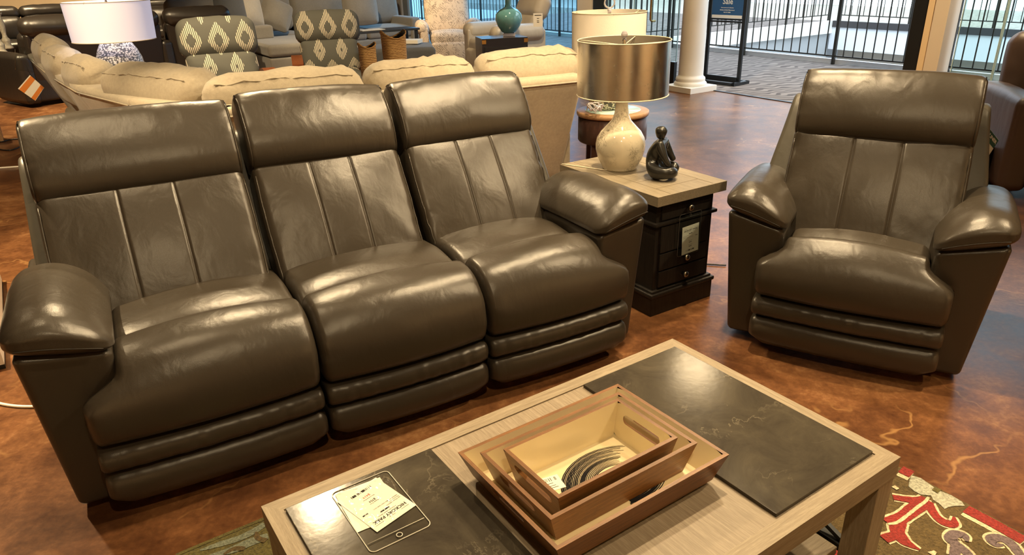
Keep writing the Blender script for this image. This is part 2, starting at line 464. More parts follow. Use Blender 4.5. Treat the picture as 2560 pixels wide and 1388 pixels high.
def rpoly(pts, rad, ds=.02, seg=6):
    """rounded closed polygon resampled evenly; rad a number or one per corner"""
    n = len(pts); out = []
    for i in range(n):
        p = Vector(pts[i]); a = Vector(pts[i-1]); b = Vector(pts[(i+1) % n])
        r = rad[i] if isinstance(rad, (list, tuple)) else rad
        r1 = min(r, (a-p).length*.48); r2 = min(r, (b-p).length*.48)
        s0 = p+(a-p).normalized()*r1; s1 = p+(b-p).normalized()*r2
        for k in range(seg+1):
            t = k/seg; out.append(s0*(1-t)**2+p*2*t*(1-t)+s1*t*t)
    L = [0]
    for i in range(len(out)): L.append(L[-1]+(out[(i+1) % len(out)]-out[i]).length)
    m = max(12, int(L[-1]/ds)); res = []; j = 0
    for k in range(m):
        d = L[-1]*k/m
        while L[j+1] < d: j += 1
        t = (d-L[j])/max(1e-9, L[j+1]-L[j]); res.append(out[j].lerp(out[(j+1) % len(out)], t))
    return res
def TR(x=0, y=0, z=0, rx=0, ry=0, rz=0):
    from mathutils import Euler
    return Matrix.Translation((x, y, z)) @ Euler((R(rx), R(ry), R(rz))).to_matrix().to_4x4()
def tag(o, label=None, cat=None, group=None, kind=None):
    if label: o['label'] = label
    if cat: o['category'] = cat
    if group: o['group'] = group
    if kind: o['kind'] = kind
    return o
def thing(name, label, cat, loc=(0, 0, 0), rz=0, group=None):
    o = D.objects.new(name, None); COL.objects.link(o); o.location = loc; o.rotation_euler = (0, 0, rz); o.empty_display_size = .1
    return tag(o, label, cat, group)
def nz(x, y, z): return noise.noise(Vector((x, y, z)))

# ------------------------------------------------------------------ setting
def floor_poly(name, pts, z0, z1, mat):
    b = MB(); b.prism([(p.x, p.y, z0) for p in pts], (0, 0, z1-z0), 0); return tag(b.build(name, mat), kind='structure')
floor_poly('floor', [us(-9, -19), us(7.1, -19), us(7.1, 5), us(-9, 5)], -.12, 0, FLOOR)
floor_poly('floor_walkway', [us(7.1, -34), us(10.25, -34), us(10.25, 6), us(7.1, 6)], -.12, 0, CARPET)
tag(MB().box(us(7.1, -7, .004), (.045, 24, .008), 0, Matrix.Rotation(A33, 3, 'Z')).build('trim_1', BLKM), kind='structure')
def ubox(name, u0, u1, s0, s1, z0, z1, mat):
    b = MB(); b.box(us((u0+u1)/2, (s0+s1)/2, (z0+z1)/2), (u1-u0, abs(s1-s0), z1-z0), 0, Matrix.Rotation(A33, 3, 'Z'))
    return tag(b.build(name, mat), kind='structure')
ubox('ceiling', -9, 7.1, -19, 5, 3.3, 3.4, CEIL)
ubox('trim_added_header', 6.9, 7.12, -14.7, -1.95, 2.55, 3.3, BEIGEW)  # unseen entrance header, added to cut daylight sheen on the floor
ubox('wall_side_added', 6.98, 7.1, -1.95, 5, 0, 3.3, BEIGEW)  # unseen wall, added to keep atrium glare off the front floor
ubox('wall_left', -9.2, -9, -19, 5, -.1, 3.4, BEIGEW)
ubox('wall_back', -9, 7.1, -19.2, -19, -.1, 3.4, BEIGEW)
ubox('wall_front', -9, 7.1, 5, 5.2, -.1, 3.4, BEIGEW)
ubox('wall_right', 6.98, 7.1, -19, -14.75, 0, 3.3, GREYW)
ubox('wall_gallery', 23.0, 23.3, -40, 4, -6, 5.5, FASCIA)
# far side of the atrium: slabs with dark edge and white fascia
b = MB(); Z33 = Matrix.Rotation(A33, 3, 'Z')
def uadd(b, u0, u1, s0, s1, z0, z1, mi): b.box(us((u0+u1)/2, (s0+s1)/2, (z0+z1)/2), (u1-u0, abs(s1-s0), z1-z0), mi, Z33)
CARPFAR = carpet_mat('sunlit_far_carpet', (.5, .47, .4), (.36, .33, .27))  # paler copy of the carpet, sunlight painted into its colour
uadd(b, 17.2, 23, -34, 6, -.25, 0, 0); uadd(b, 17.12, 17.2, -11.4, 6, -.13, .02, 1); uadd(b, 17.15, 17.5, -11.4, 6, -.66, -.13, 2)
b.build('floor_far', [CARPFAR, plain('dark_slab_edge', (.05, .045, .045), .6), FASCIA])['kind'] = 'structure'
b = MB(); uadd(b, 10.3, 17.2, -20, -11.45, -.25, 0, 0); uadd(b, 10.3, 17.2, -11.45, -11.35, -.28, .02, 1); uadd(b, 10.3, 17.2, -11.75, -11.45, -3.0, -.28, 2)
b.build('floor_bridge', [CARPET, WHITE, plain('grey_fascia', (.45, .47, .47), .7)])['kind'] = 'structure'
ubox('wall_atrium', 17.6, 17.8, -11.4, 6, -4.5, -.6, plain('tan_lower_wall', (.42, .36, .29), .7))
ubox('floor_lower', 10.2, 23, -34, 6, -4.7, -4.5, plain('lower_floor', (.35, .36, .36), .6))
ubox('trim_2', 10.25, 10.31, -34, 6, -.3, .07, FASCIA)
for i, s0 in enumerate((-24, -20.6, -17.2, -13.6, -9.8, -6)):
    w = tag(MB().box(us(22.97, s0, 1.0), (.05, 2.5, 3.2), 0, Z33).build('window_%d' % (i+1), WINL), kind='structure')
    fr = MB()
    for ds in (-1.25, 0, 1.25): fr.box(us(22.93, s0+ds, 1.0), (.05, .07, 3.2), 0, Z33)
    for z in (-.6, 1.0, 2.6): fr.box(us(22.93, s0, z), (.05, 2.57, .07), 0, Z33)
    f = fr.build('window_frame', FASCIA, w)

# railing: each run is a thing: posts and rails parts, balusters one part each up to the nearest hundred
def railing(label, p0, p1, n, post_every, zb=.12, zt=1.05, group=None, z0=0):
    d = (p1-p0); L_ = d.length; d.normalize(); ang = math.atan2(d.y, d.x)
    t = thing('railing', label, 'railing', (p0.x, p0.y, z0), ang, group)
    MB().box((L_/2, 0, zt), (L_, .05, .05), 0, bev=.008).build('top_rail', RAILM, t)
    MB().box((L_/2, 0, zb), (L_, .025, .02), 0).build('bottom_rail', RAILM, t)
    cnt = 0; proto = None; pp = None
    for i in range(n+1):
        x = L_*i/n
        if i % post_every == 0:
            if pp is None: o = pp = MB().box((0, 0, zt/2), (.04, .04, zt), 0).build('post', RAILM, t)
            else: o = pp.copy(); COL.objects.link(o); o.parent = t
            o.location = (x, 0, 0)
        else:
            if cnt >= 100: continue
            if proto is None: o = proto = MB().box((0, 0, (zb+zt)/2), (.013, .013, zt-zb), 0).build('baluster', RAILM, t)
            else: o = proto.copy(); COL.objects.link(o); o.parent = t
            o.location = (x, 0, 0); cnt += 1
    return t
railing('near dark metal railing along the carpet edge, seen right of the white column', us(10.2, -10.02), us(10.2, 1.74), 77, 11)
railing('dark railing behind the glass, beyond the floral recliner and teal lamp', us(10.2, -26.92), us(10.2, -10.12), 110, 11)
railing('far railing across the atrium on the dark slab edge', us(17.25, -11.3), us(17.25, 5), 99, 11, .15)
railing('side railing along the white edge at the left of the open atrium', us(17.15, -11.5), us(10.5, -11.5), 44, 11, .15)

# storefront
b = MB()
def glass_panel(name, label, s0, s1, z0=.01, z1=2.54, mat=None):
    t = thing(name, label, 'glass panel', us(7.04, (s0+s1)/2), A33)
    w = abs(s1-s0)
    MB().box((0, 0, (z0+z1)/2), (.012, w, z1-z0), 0).build('pane', mat or GLASS, t)
    e = MB()
    for q in (-1, 1): e.box((0, q*(w/2+.004), (z0+z1)/2), (.014, .008, z1-z0), 0)
    e.build('edge', GLASSE, t)
    return t
g = glass_panel('glass_door', 'glass storefront door with black bottom rail and brass handle beside the white column', -7.62, -6.82, .3)
MB().box((0, 0, .15), (.05, .8, .29), 0, bev=.004).build('bottom_rail', BLKM, g)
hb = MB(); hb.tube([(-.006, .01, .78), (-.07, .01, .78), (-.09, .01, .8), (-.09, .01, 1.6), (-.07, .01, 1.62), (-.006, .01, 1.62)], .014, 10)
hb.build('handle', BRASS, g, 'brass pull handle')
glass_panel('glass_panel', 'large glass storefront panel behind the teal lamp and cream recliner', -14.46, -8.84, mat=GLASSB)
glass_panel('glass_panel', 'glass storefront panel between the beige frame and the glass door', -8.17, -7.65)
# white column
cp = at_z(1730, 218, 0)
t = thing('column', 'round cream white column on a square plinth at the carpet edge', 'column', us(6.9, -6.42), A33)
MB().box((0, 0, .035), (.46, .46, .07), 0, bev=.006).build('plinth', WHITE, t)
prof = [(.2, .07), (.2, .1), (.185, .115), (.175, .125), (.182, .14), (.176, .165), (.155, .18), (.152, .2), (.15, .6), (.14, 1.4), (.125, 2.6), (.12, 3.29)]
MB().lathe(prof, 40).build('shaft', WHITE, t)
# beige frame posts of the storefront
def post(label, u, s, w, dpt, mat, name='storefront_post'):
    t = MB().box((0, 0, 1.27), (w, dpt, 2.54), 0, bev=.004).build(name, mat, None, label, us(u, s), A33); t['category'] = 'post'
    return t
TANM = plain('tan_painted_post', (.8, .6, .36), .5); TANP = plain('pale_post', (.68, .58, .46), .5)
pt = thing('storefront_post', 'tan and dark storefront post rising behind the recliner back', 'post', us(6.98, -3.53), A33)
MB().box((.02, -.005, 1.27), (.2, .125, 2.54), 0, bev=.004).build('post_body', TANP, pt)
MB().box((.04, .1, 1.27), (.16, .08, 2.54), 0).build('side_face', TANM, pt, 'orange tan face')
MB().box((.06, .215, 1.27), (.12, .15, 2.54), 0).build('dark_frame', BLKM, pt, 'black metal frame')
b = MB(); b.box((0, 0, 1.64), (.12, .1, 3.28), 0, bev=.004)
post('beige storefront frame post behind the tall white drum lampshade', 7.04, -8.64, .12, .32, TANP)
post('black storefront frame post behind the tall white drum lampshade', 7.04, -8.33, .1, .24, BLKM)
post('slate blue grey storefront post at the left end of the glass', 7.05, -14.6, .1, .22, plain('slate_post', (.1, .12, .14), .5))
g = glass_panel('glass_panel', 'glass panel with pale edges behind the right side of the recliner', -3.4, -3.06, mat=GLASSF)
g2 = glass_panel('glass_panel', 'glass panel at right edge behind the brown recliner', -3.04, -1.97)

# sale sign on stand
sp = at_z(1762, 202, 0); sq = at_z(1845, 212, 0); dd = (sq-sp); dd.z = 0
st = thing('sign_stand', 'black metal floor stand holding a blue sale poster beside the white column', 'sign stand', ((sp.x+sq.x)/2, (sp.y+sq.y)/2, 0), math.atan2(dd.y, dd.x))
hw = dd.length/2
for q in (-1, 1): MB().box((q*hw, 0, .95), (.045, .03, 1.88), 0).build('upright', BLKM, st)
f = MB()
f.box((0, -.14, .02), (2*hw+.1, .05, .04), 0); f.box((0, .14, .02), (2*hw+.1, .05, .04), 0)
for q in (-1, 1): f.box((q*(hw+.03), 0, .02), (.05, .33, .04), 0)
f.box((0, 0, .06), (2*hw, .03, .06), 0)
f.build('base', BLKM, st)
f = MB(); xb = f
for z, h_ in ((.765, .02), (.793, .02), (1.88, .03)):
    MB().box((0, 0, z), (2*hw-.05, .03, h_), 0).build('crossbar', BLKM, st)
pz0 = .806
f = MB(); f.box((0, -.002, (pz0+1.86)/2), (2*hw-.06, .008, 1.86-pz0), 0); f.box((0, -.007, pz0+.018), (2*hw-.07, .004, .036), 1)
TT = lambda z, x=0: Matrix.Translation((x, -.0085, z)) @ Matrix.Rotation(R(90), 4, 'X')
f.text('Sale', .098, TT(.974), 1, bold=.001)
f.text('Select pieces and collections', .0165, TT(.926), 1, bold=.0003)
f.text('All sales are limited. Please see our', .0155, TT(.898), 1, bold=.0008)
f.text('team for details', .0165, TT(.871), 1, bold=.0008)
f.build('poster', [BLUEP, WHITEINK], st, 'blue poster with white lettering')
SEAMD = plain('seam_shadow_leather', (.03, .025, .02), .7)
STITCH = plain('stitch_thread', (.16, .14, .11), .7)
# ------------------------------------------------------------------ leather seating
def back_section(parent, xc, w, y0, z0, rake, hz=0.0, s_split=.43, s_top=.715, seed=0, wm=1.0, lean=0):
    """lower back cushion and headrest bolster; base line of the front face at (y0,z0)"""
    cr, sr = math.cos(R(rake)), math.sin(R(rake))
    def place(s, dep, x, roll_=0):   # s up the face, dep behind the face
        return Vector((xc+x, y0+s*sr+dep*cr, z0+s*cr-dep*sr))
    sx = w*.135
    gx = []
    for c in (-sx, sx):
        gx += [c-.012, c-.006, c-.003, c, c+.003, c+.006, c+.012]
    th = .17; hl = s_split+.07
    pf = (.0, .022, .01)
    def fn(o, u):
        x, y, z = o
        fr = sm(.2, -.6, u[1])
        s = z+hl/2-.05
        e = (1-abs(u[0]))*w/2
        y2 = y
        # stitched channels
        g = sum(math.exp(-((x-c)/.0038)**2) for c in (-sx, sx))*.005*fr*sm(.98, .8, abs(u[2]))
        y2 += g
        # side puckers
        k = math.exp(-e/.085)*fr*.0105*wm*(.45+.55*sm(.35, .0, s))
        y2 += k*nz(seed+x*5, 3.1, s*24+abs(x)*20)*1.6
        y2 += fr*.004*nz(seed+x*6, 1.7, s*6)
        x2 = x*(1+.015*math.sin(s*7))
        return place(s, y2+th/2, x2)
    b = MB(); b.rbox((w, th, hl), .034, (.0, .022, .01), 16, 4, fn, extra=(gx, (), ()))
    bc = b.build('back_cushion', LE, parent)
    for q in (-1, 1):
        pts = []
        for k in range(17):
            uz = lerp(-.94, .8, k/16); o_ = Vector((q*(w/2-.0085), -th/2+.0085, uz*hl/2)); pts.append(fn(o_, (q*.97, -.9, uz)))
        MB().tube(pts, .003, 6).build('piping', LE, bc)
    for c in (-sx, sx):
        MB().tube([place(s, .0045-.02*0+(-.02*(1-((s+.05-hl/2)/(hl/2))**2)*(1-(2*c/w)**2)), c+.0055*(1 if c < 0 else -1)) for s in [(.01+(hl-.09)*k/20) for k in range(21)]], .0012, 5).build('stitching', STITCH, bc)
    # headrest
    s0_, s1_ = s_split-.012, s_top+.012; hh = s1_-s0_
    prof = rpoly([(-.012, s0_), (-.05, s0_+.06), (-.056, (s0_+s1_)/2), (-.035, s1_-.03), (.0, s1_), (.12, s1_-.006), (.14, s1_-.05), (.13, s0_)],
                 [.03, .05, .08, .05, .05, .04, .05, .02], .016)
    def fn2(p, u):
        e = (1-abs(u))*w/2; fr = sm(.05, -.02, p.y)
        y2 = p.y+.012*u*u*fr+math.exp(-e/.035)*fr*.005*nz(seed+7, p.x*4, p.z*42)*1.4+fr*.006*nz(seed+3+p.x*5, 2.2, p.z*5)
        y2 += fr*.003*nz(seed+p.x*26, 4.2, p.z*8)*sm(s1_-.16, s1_-.02, p.z)
        return place(p.z, y2, p.x)+Vector((0, 0, hz+lean*p.x-.008*u*u*u*u*sm(s1_-.1, s1_, p.z)))
    b = MB(); b.ploft(prof, w+.004, .024, 26, 5, fn2)
    h = b.build('headrest', LE, parent)
    for q in (-1, 1):
        pts = [fn2(Vector((q*(w/2-.0065), p_.x+.004, p_.y+(.004 if p_.y < s0_+.03 else -.004 if p_.y > s1_-.03 else 0))), q*.985) for p_ in prof if p_.x < .03]
        pts.sort(key=lambda p_: p_.z)
        MB().tube(pts, .003, 6).build('piping', LE, h)

def seat_section(parent, xl, xr, tl, tr, yc, zs, yb, yf, seed=0, zT=.42, jz=(.255, .17, .042)):
    """xl,xr: seat limits between the arms; tl,tr: limits of the front bulge where it wraps in front of the arms"""
    zb1, zb2, zb3 = jz
    w = 1.0
    # seat deck cushion
    prof = rpoly([(yc-.02, zs-.15), (yb, zs-.16), (yb, zs-.015), (yc+.16, zs+.004), (yc+.04, zs-.006), (yc-.02, zs-.03)], .035, .022)
    def mp(z, y, t, wide):
        k = sm(zT+.045, zT-.035, z)*sm(-.012, -.05, y) if wide else 0
        return lerp(lerp(xl, tl, k), lerp(xr, tr, k), t)
    def fdeck(p, u):
        x = lerp(xl, xr, (p.x/(xr-xl))+.5)
        dome = .028*(1-u*u)*sm(zs-.1, zs, p.z)
        return (x, p.y, p.z+dome+.003*nz(seed+x*5, p.y*6, 1))
    b = MB(); b.ploft(prof, xr-xl-.006, .03, 16, 5, fdeck); b.build('seat_cushion', LE, parent)
    prof = rpoly([(yc+.005, zs-.02), (yc-.03, zs+.018), (yf+.085, zs+.012), (yf+.008, zs-.062), (yf-.008, zs-.14), (yf+.002, zb1+.03), (yf+.022, zb1+.004), (yf+.12, zb1+.012), (yc, zs-.11)],
                 [.02, .03, .06, .06, .05, .03, .02, .03, .03], .016)
    def ffront(p, u):
        t = p.x/w+.5
        x = mp(p.z, p.y, t, True)
        dome = .026*(1-u*u)*sm(zs-.1, zs, p.z)
        bow = -.022*(1-u*u)*sm(yf+.12, yf, p.y)
        y = p.y+bow+.004*nz(seed+9+x*4, p.z*7, 2)
        e = (1-abs(u))*.32
        y += .006*math.exp(-e/.05)*nz(seed+x*9, p.z*28, 5)
        return (x, y, p.z+dome)
    b = MB(); b.ploft(prof, w, .045, 20, 6, ffront); b.build('seat_front', LE, parent)
    prof = rpoly([(yf+.1, zb1-.002), (yf+.02, zb1-.002), (yf-.005, (zb1+zb2)/2+.012), (yf+.004, zb2+.006), (yf+.1, zb2)], [.02, .03, .035, .025, .02], .01)
    ww = tr-tl
    def fband(p, u):
        x = (tl+tr)/2+p.x
        y = p.y-.016*(1-u*u)+.004*nz(seed+x*38, p.z*9, 3)*sm(yf+.05, yf, p.y)
        return (x, y, p.z)
    b = MB(); b.ploft(prof, ww-.006, .018, 60, 4, fband); b.build('front_band', LE, parent)
    prof = rpoly([(yf+.12, zb2-.002), (yf+.022, zb2-.001), (yf-.003, zb2-.035), (yf+.002, zb3+.035), (yf+.03, zb3), (yf+.12, zb3+.005)], [.02, .03, .04, .04, .03, .02], .014)
    def ffoot(p, u):
        x = (tl+tr)/2+p.x
        pk = .0035*nz(seed+x*40, 7, 3)*sm(zb2-.03, zb2, p.z)
        y = p.y-.016*(1-u*u)+pk
        z = p.z+.03*sm(.8, 1, abs(u))*sm(zb3+.05, zb3, p.z)
        return (x, y, z)
    b = MB(); b.ploft(prof, ww-.004, .03, 40, 5, ffoot); b.build('footrest', LE, parent)

def arm(parent, xo_top, xo_bot, xi, ylen, zo, zi, side, ypad=.5, yfront=.0):
    """side -1: left arm (outer at smaller x)"""
    b = MB()
    n = 8
    def fn(o, u):
        t = (u[2]+1)/2
        xo = lerp(xo_bot, xo_top, t)
        a = (u[0]+1)/2 if side < 0 else (1-u[0])/2
        x = lerp(xo, xi, a)
        zt = lerp(zo-.035, zi-.02, a)
        y = yfront+o[1]+ylen/2+ -.018*t*sm(.2, -1, u[1])
        yy = (u[1]+1)/2
        z = .03+(zt-.03)*((o[2]+.27)/.54)
        return (x, y, z)
    b.rbox((.2, ylen, .54), .022, (0, 0, 0), 10, 4, fn)
    a_ = b.build('arm', LE, parent)
    # front outer edge welt
    wl = MB(); wl.tube([(lerp(xo_bot, xo_top, t), yfront-.018*t+.012, lerp(.05, zo-.05, t)) for t in [k/10 for k in range(11)]], .002, 6)
    # pad
    def fp(o, u):
        a = (u[0]+1)/2 if side < 0 else (1-u[0])/2   # 0 outer 1 inner
        yy = (u[1]+1)/2
        x = lerp(xo_top-(.012*side*-1), xi+(.012*side*-1), a)
        base = lerp(zo-.03, zi-.03, a)
        crest = .105*math.sin(PI*min(1, (a*.86+.1)))**.7
        drop = 1-.32*sm(.24, 0, yy)**1.8
        # thickness
        v = (u[2]+1)/2
        z = base+.004+v*(crest*drop*.92+.03)
        y = yfront-.035+yy*(ypad+.035)-.012*math.sin(PI*a)*sm(.2, 0, yy)
        z += .004*nz(x*9, y*8, side*3)*v
        z -= .02*sm(.6, 1, yy)*v
        wr = .004*nz(x*10, y*60, 4)*sm(.16, .03, yy)*v
        return (x, y+wr, z)
    b = MB(); b.rbox((.23, ypad, .12), .045, (0, 0, 0), 14, 6, fp)
    p = b.build('arm_pad', LE, a_)
    se = MB()
    pts = []
    for k in range(17):
        a = k/16
        ux = lerp(-.78, .78, a); pts.append(Vector(fp(Vector((ux*.115, -ypad/2, -.02)), (ux, -1, -.34))))
    XX = '''
        pts.append((x, yfront-.0345-.012*math.sin(PI*a), lerp(zo-.03, zi-.03, a)+.026+.006*math.sin(PI*a)))
    '''
    se.tube(pts, .0018, 6); se.build('seam', SEAMD, p)

AX, AY = -1.31823208, 1.71437941
sofa = thing('reclining_sofa', 'dark taupe leather three seat reclining sofa with headrests, in front of the beige sectional', 'sofa', (AX, AY, 0), R(28.665))
def sofa_frame(parent, x0, x1, yb, dy=0, ztop=.93):
    b = MB()
    prof = rpoly([(.52+dy, .10), (.86+dy, .10), (.93+dy, .5), (.95+dy, ztop-.03), (.90+dy, ztop), (.84+dy, ztop-.02), (.56+dy, .46)], .03, .03)
    tp = .055 if dy < 0 else .02
    def f(p, u): return (p.x-u*tp*sm(.5, 1.0, p.z)+(x0+x1)/2, p.y, p.z)
    b.ploft(prof, x1-x0, .02, 8, 4, f)
    return b.build('back_frame', LE_BACK, parent)
sofa_frame(sofa, -.005, 2.075, 1)
base = MB(); base.box((1.035, .45, .10), (1.9, .75, .09)); base.build('base', DARK, sofa)
arm(sofa, -.045, -.002, .192, .86, .60, .545, -1)
arm(sofa, 2.115, 2.068, 1.885, .86, .60, .545, 1)
for k, (xl, xr, tl, tr) in enumerate(((.185, .748, .085, .748), (.752, 1.352, .752, 1.352), (1.356, 1.885, 1.356, 1.985))):
    seat_section(sofa, xl, xr, tl, tr, .125, .495, .50, -.1, k*11.3)
for k, (xc, w, hz, ln) in enumerate(((.385, .665, 0, 0), (1.035, .575, .006, -.03), (1.655, .6, -.004, 0))):
    back_section(sofa, xc, w, .375, .47, 32.5, hz, seed=k*5.7, lean=ln, wm=(.5, .9, 1.3)[k])

ra = R(-30.178)
rec = thing('recliner', 'matching dark taupe leather recliner armchair right of the end table, single seat', 'armchair', (0.92167, 2.7432, 0), ra)
sofa_frame(rec, .01, .862, 1, -.27, .95)
base = MB(); base.box((.435, .38, .10), (.74, .62, .09)); base.build('base', DARK, rec)
arm(rec, -.04, .0, .185, .8, .605, .535, -1)
arm(rec, .93, .872, .705, .8, .605, .535, 1)
seat_section(rec, .19, .70, .105, .79, .02, .475, .40, -.115, 41.0)
back_section(rec, .445, .645, .13, .455, 27.5, 0, seed=23.0, s_top=.70, wm=1.8)
# power cord from recliner to the end table side
def cord(name, label, pts, r=.004, mat=BLKM, cat='cord'):
    c = D.curves.new('c', 'CURVE'); c.dimensions = '3D'; s = c.splines.new('NURBS'); s.points.add(len(pts)-1)
    for p, q in zip(s.points, pts): p.co = (*q, 1)
    s.use_endpoint_u = True; s.order_u = 4; c.bevel_depth = r; c.bevel_resolution = 2; c.resolution_u = 8
    o = D.objects.new('c', c); COL.objects.link(o)
    me = D.meshes.new_from_object(o.evaluated_get(bpy.context.evaluated_depsgraph_get()))
    D.objects.remove(o); D.curves.remove(c)
    me.materials.clear(); me.materials.append(mat); me.name = name
    for p in me.polygons: p.use_smooth = True
    m = D.objects.new(name, me); COL.objects.link(m); return tag(m, label, cat)
def fl(x, y, z=.006): p = at_z(x, y, z); return (p.x, p.y, p.z)
cord('power_cord', 'thin black power cord on the floor between end table and recliner', [fl(1755, 660), fl(1775, 660), fl(1795, 663), fl(1815, 663)], .004)
cord('power_cord', 'white cable on the floor running behind the left sofa arm', [fl(-20, 1004), fl(0, 1010), fl(30, 1016), fl(70, 1018), fl(110, 1016)], .006, WHITE)
cord('power_cord', 'upper of the two black cords on the floor at the far left', [fl(-15, 352), fl(0, 357), fl(15, 352), fl(25, 348), fl(60, 347)], .006)
cord('power_cord', 'lower looped black cord on the floor at the far left', [fl(-15, 370), fl(10, 377), fl(35, 377), fl(50, 366), fl(62, 360)], .006)
cord('power_cord', 'thin white cable on the floor behind the sofa at far left', [fl(-15, 421), fl(0, 420), fl(30, 418), fl(60, 416)], .008, WHITE)
# RECLINER swing tag on the recliner's side
t = thing('hang_tag', 'green and white recliner hang tag on the right edge of the recliner back', 'hang tag')
q0 = Vector((2497-6, 352, 0))
def onplane(x, y, dist):
    d = ray(x, y); k = dist/math.hypot(d.x, d.y); return Vector((0, 0, H))+d*k
b = MB()
dd = 3.5
c00, c10, c11, c01 = onplane(2466, 312, dd), onplane(2497, 351, dd), onplane(2470, 392, dd), onplane(2440, 353, dd)
ex = (c10-c00); ey = (c01-c00); nn = ex.cross(ey).normalized()
b.prism([c00, c10, c11, c01], nn*.002, 0)
cm = (c00+c10)/2+ey*.0
mm = .5
g0 = [c00, c10, c10+ey*mm, c00+ey*mm]; o_ = -nn*.0008
b.prism([p+o_ for p in g0], nn*.0005, 1)
xh = ex.normalized(); yh = -ey.normalized(); zh = xh.cross(yh)
Tm = Matrix((xh, yh, zh)).transposed().to_4x4(); Tm.translation = c00+ex*.5+ey*.27+zh*.0018 if zh.dot(Vector((0, -1, 0))) > 0 else c00+ex*.5+ey*.27+zh*.0018
b.text('RECLINER', .0165, Tm, 2, bold=.0006)
for k in (.34, .42):
    q = c00+ey*k+ex*.1
    b.prism([q+zh*.0015, q+ex*.38+zh*.0015, q+ex*.38+ey*.035+zh*.0015, q+ey*.035+zh*.0015], zh*.0004, 2)
b.build('card', [PAPER, GREENP, WHITEINK], t)
MB().tube([c00, c00+Vector((-.03, -.01, .06)), c00+Vector((-.06, -.03, .12))], .0012, 5).build('string', PAPER, t)

# ------------------------------------------------------------------ coffee table
ta = R(33.8435); TO = Vector((.1615, 1.2685, 0)); ZT = .45
tb = thing('coffee_table', 'grey oak coffee table with two dark stone inset panels, on the floral rug', 'coffee table', TO, ta)
tx, ty = .6215, .353; fw = .075
def board(name, poly, th, mat, par, z=ZT): 
    b = MB(); b.prism([(x, y, z-th) for x, y in poly], (0, 0, th), 0); return b.build(name, mat, par)
ix, iy = .585, .314
fr_ = MB()
fr_.prism([(-tx, -ty, ZT-.055), (tx, -ty, ZT-.055), (ix, -iy, ZT-.055), (-ix, -iy, ZT-.055)], (0, 0, .055), 0)
fr_.prism([(tx, ty, ZT-.055), (-tx, ty, ZT-.055), (-ix, iy, ZT-.055), (ix, iy, ZT-.055)], (0, 0, .055), 0)
fr_.prism([(tx, -ty, ZT-.055), (tx, ty, ZT-.055), (ix, iy, ZT-.055), (ix, -iy, ZT-.055)], (0, 0, .055), 1)
fr_.prism([(-tx, ty, ZT-.055), (-tx, -ty, ZT-.055), (-ix, -iy, ZT-.055), (-ix, iy, ZT-.055)], (0, 0, .055), 1)
fr_.build('frame', [OAKX, OAKY], tb)
MB().box((0, 0, ZT-.0195), (2*ix-.002, 2*iy-.002, .033)).build('top_board', OAKP, tb, 'grey oak centre boards between the stone panels')
for q in (-1, 1):
    MB().box((q*(.583+.2345)/2, 0, ZT+.0005), (.583-.2345, 2*iy-.012, .011), 0, bev=.0012).build('stone_panel', STONE, tb)
for sx in (-1, 1):
    for sy in (-1, 1):
        MB().box((sx*(tx-.034), sy*(ty-.034), (ZT-.055+.018)/2+.009), (.062, .062, ZT-.055-.018), 0, bev=.002).build('leg', OAKZ, tb)
    MB().bar((sx*(tx-.034), -ty+.06, .16), (sx*(tx-.034), ty-.06, .385), .012, 0).build('brace', BLKM, tb)
    MB().bar((sx*(tx-.034), ty-.06, .16), (sx*(tx-.034), -ty+.06, .385), .012, 0).build('brace', BLKM, tb)
    MB().box((sx*(tx-.034), 0, .15), (.03, 2*ty-.12, .02)).build('end_rail', BLKM, tb)
MB().box((0, 0, .15), (2*(tx-.06), 2*(ty-.07), .022), 0, bev=.002).build('shelf', OAKX, tb)

